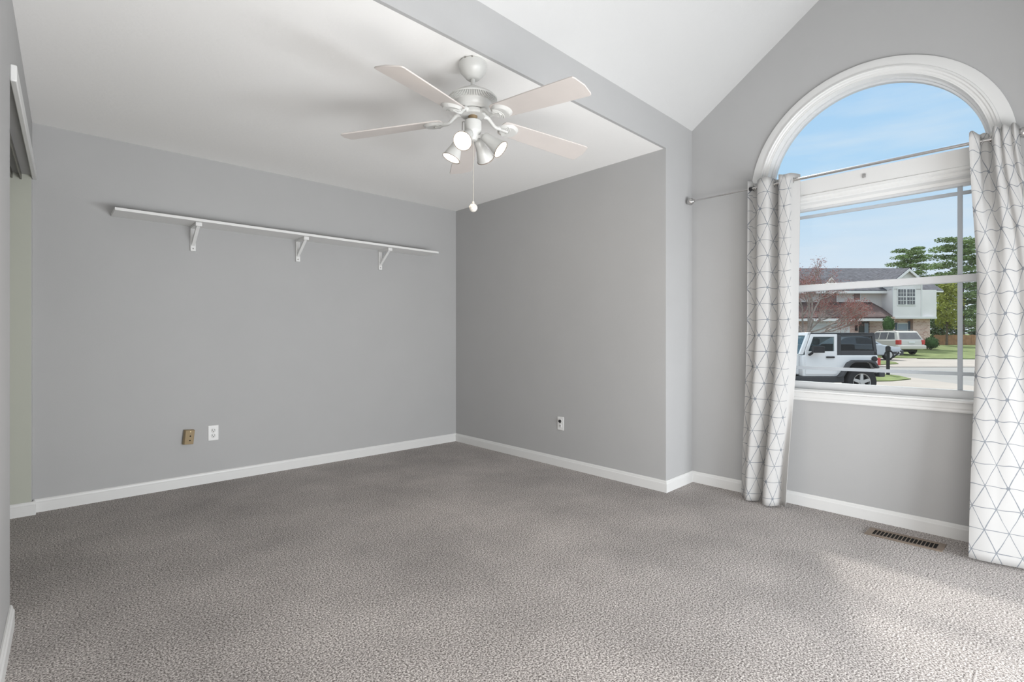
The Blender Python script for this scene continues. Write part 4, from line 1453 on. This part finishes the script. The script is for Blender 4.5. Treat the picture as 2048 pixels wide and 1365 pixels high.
# bare red-budding tree in front of the garage
rng = random.Random(5)
td = 29.0
tb_ = tag(empty('budding_tree', W(rt(1608, td), td, gz(td)), YAW), 'bare grey tree with red buds in front of the garage', 'tree')
m_ = MB()
tips = []
m_.tube([(0, 0, -0.1), (0.03, 0, 0.7), (0.0, 0, 1.35)], [0.24, 0.19, 0.19], 10)
for dx, dy, dz, ln in ((-0.35, 0.1, 0.9, 1.35), (0.22, -0.15, 1.0, 1.5), (0.75, 0.1, 0.30, 1.4), (0.5, 0.25, 0.85, 1.45), (-0.6, -0.2, 0.5, 1.1), (0.1, 0.3, 1.0, 1.4)):
    branch(m_, rng, Vector((0, 0, 1.25)), Vector((dx, dy, dz)).normalized(), 0.085, ln, 4, tips, 0.42, 0.18)
m_.build('trunk', M_bark, tb_, smooth=60)
m_ = MB()
for p in tips:
    if p.z > 1.9:
        leaf_cloud(m_, rng, p, (0.30, 0.30, 0.26), 20, 0.036)
m_.build('red_buds', M_bud, tb_, smooth=0)


def tree(name, label, px, d_, base_y, top_y, half_px, mleaf, mbark, seed, style, group=None, n_=26, per=150, size=0.16):
    rng = random.Random(seed)
    r_ = rt(px, d_)
    g0 = gz(d_) if d_ < 60 else gz(60)
    root = tag(empty(name, W(r_, d_, g0), YAW), label, 'tree', group)
    H_ = ht(top_y, d_) - g0
    B_ = ht(base_y, d_) - g0
    R_ = half_px / FPX * d_
    t_ = MB()
    t_.tube([(0, 0, -0.2), (0.1, 0, H_ * 0.4), (-0.05, 0.05, H_ * 0.75), (0, 0, H_ * 0.97)], [R_ * 0.075, R_ * 0.06, R_ * 0.035, 0.02], 8)
    l_ = MB()
    for k in range(n_):
        f_ = (k + 0.5) / n_
        z_ = B_ + (H_ - B_) * f_
        a = k * 2.399 + rng.uniform(-.3, .3)
        if style == 'pine':
            rr = R_ * (1.0 - 0.62 * f_) * rng.uniform(0.55, 1.0)
            tip = Vector((math.cos(a) * rr, math.sin(a) * rr, z_ + 0.06 * rr))
            t_.tube([(0, 0, z_ - 0.15 * rr), tip * 0.5 + Vector((0, 0, (z_ - 0.1 * rr) * 0.5)), tip], [0.05, 0.035, 0.012], 5)
            leaf_cloud(l_, rng, tip * 0.8 + Vector((0, 0, z_ * 0.2)), (rr * 0.46 + 0.40, rr * 0.46 + 0.40, 0.20 + 0.07 * rr), per, size, 0.35)
            leaf_cloud(l_, rng, tip * 0.45 + Vector((0, 0, z_ * 0.55)), (rr * 0.3 + 0.3, rr * 0.3 + 0.3, 0.28), per // 2, size, 0.4)
        else:
            rr = R_ * math.sin(math.pi * (0.18 + 0.74 * f_)) * rng.uniform(0.35, 0.8)
            c_ = Vector((math.cos(a) * rr, math.sin(a) * rr, z_))
            t_.tube([(0, 0, z_ * 0.8), c_ * 0.6 + Vector((0, 0, z_ * 0.35)), c_], [0.05, 0.03, 0.01], 5)
            leaf_cloud(l_, rng, c_, (R_ * 0.38, R_ * 0.38, (H_ - B_) * 0.13 + 0.2), per, size, 1.0)
    t_.build('trunk', mbark, root, smooth=60)
    l_.build('foliage', mleaf, root, smooth=0)
    return root


tree('pine_tree', 'tall spreading dark pine behind the right end of the house', 1920, 62, 660, 478, 105, M_pine, M_bark2, 11, 'pine', n_=44, per=300, size=0.145)
tree('pine_tree', 'shorter green pine rising over the grey roof ridge', 1822, 78, 600, 498, 68, M_pine, M_bark2, 12, 'pine', n_=32, per=280, size=0.15)
tree('pine_tree', 'blue green pine low behind the cedar fence', 1962, 70, 690, 560, 40, M_pine2, M_bark2, 13, 'pine', n_=22, per=200, size=0.24)
tree('leafy_tree', 'yellow green young leafy tree beside the white siding', 1893, 51, 650, 566, 30, M_lime, M_bark2, 14, 'round', n_=20, per=130, size=0.14)
tree('leafy_tree', 'olive green bush tree behind the round bush', 1885, 56.5, 690, 625, 32, M_distant, M_bark2, 15, 'round', n_=18, per=160, size=0.16)
tree('leafy_tree', 'dark leafy tree behind the fence at the curtain edge', 1990, 54, 690, 600, 25, M_distant, M_bark2, 16, 'round', n_=22, per=180, size=0.2)


def shrub(name, label, px, d_, base, y0, y1, half_px, seed, n_, size, lobes):
    rng = random.Random(seed)
    g0 = base
    root = tag(empty(name, W(rt(px, d_), d_, g0), YAW), label, 'shrub')
    R_ = half_px / FPX * d_
    zb, zt = ht(y1, d_) - g0, ht(y0, d_) - g0
    l_ = MB()
    for (dx, f_, rr, hh) in lobes:
        c_ = (dx * R_, 0, zb + (zt - zb) * f_)
        l_.ball(c_, 1.0, (R_ * rr * 0.82, R_ * rr * 0.82, (zt - zb) * hh * 0.82), 14, 9)
        leaf_cloud(l_, rng, c_, (R_ * rr, R_ * rr, (zt - zb) * hh), n_, size)
    l_.build('foliage', M_shrub, root, smooth=0)
    st2 = MB().tube([(0, 0, -0.05), (0, 0, max(0.1, zb + 0.2))], 0.05, 7)
    st2.build('stem', M_bark2, root)
    return root


shrub('evergreen_shrub', 'dark clipped tall evergreen shrub beside the house window', 1777, 41.2, gz(41.2), 631, 700, 12.5, 21, 700, 0.07, [(0, 0.72, 0.95, 0.28), (0, 0.25, 1.0, 0.3)])
shrub('round_bush', 'round dark clipped bush at the brick corner of the house', 1862, 43.0, gz(43.0), 673, 702, 14, 22, 900, 0.06, [(0, 0.55, 1.0, 0.48)])
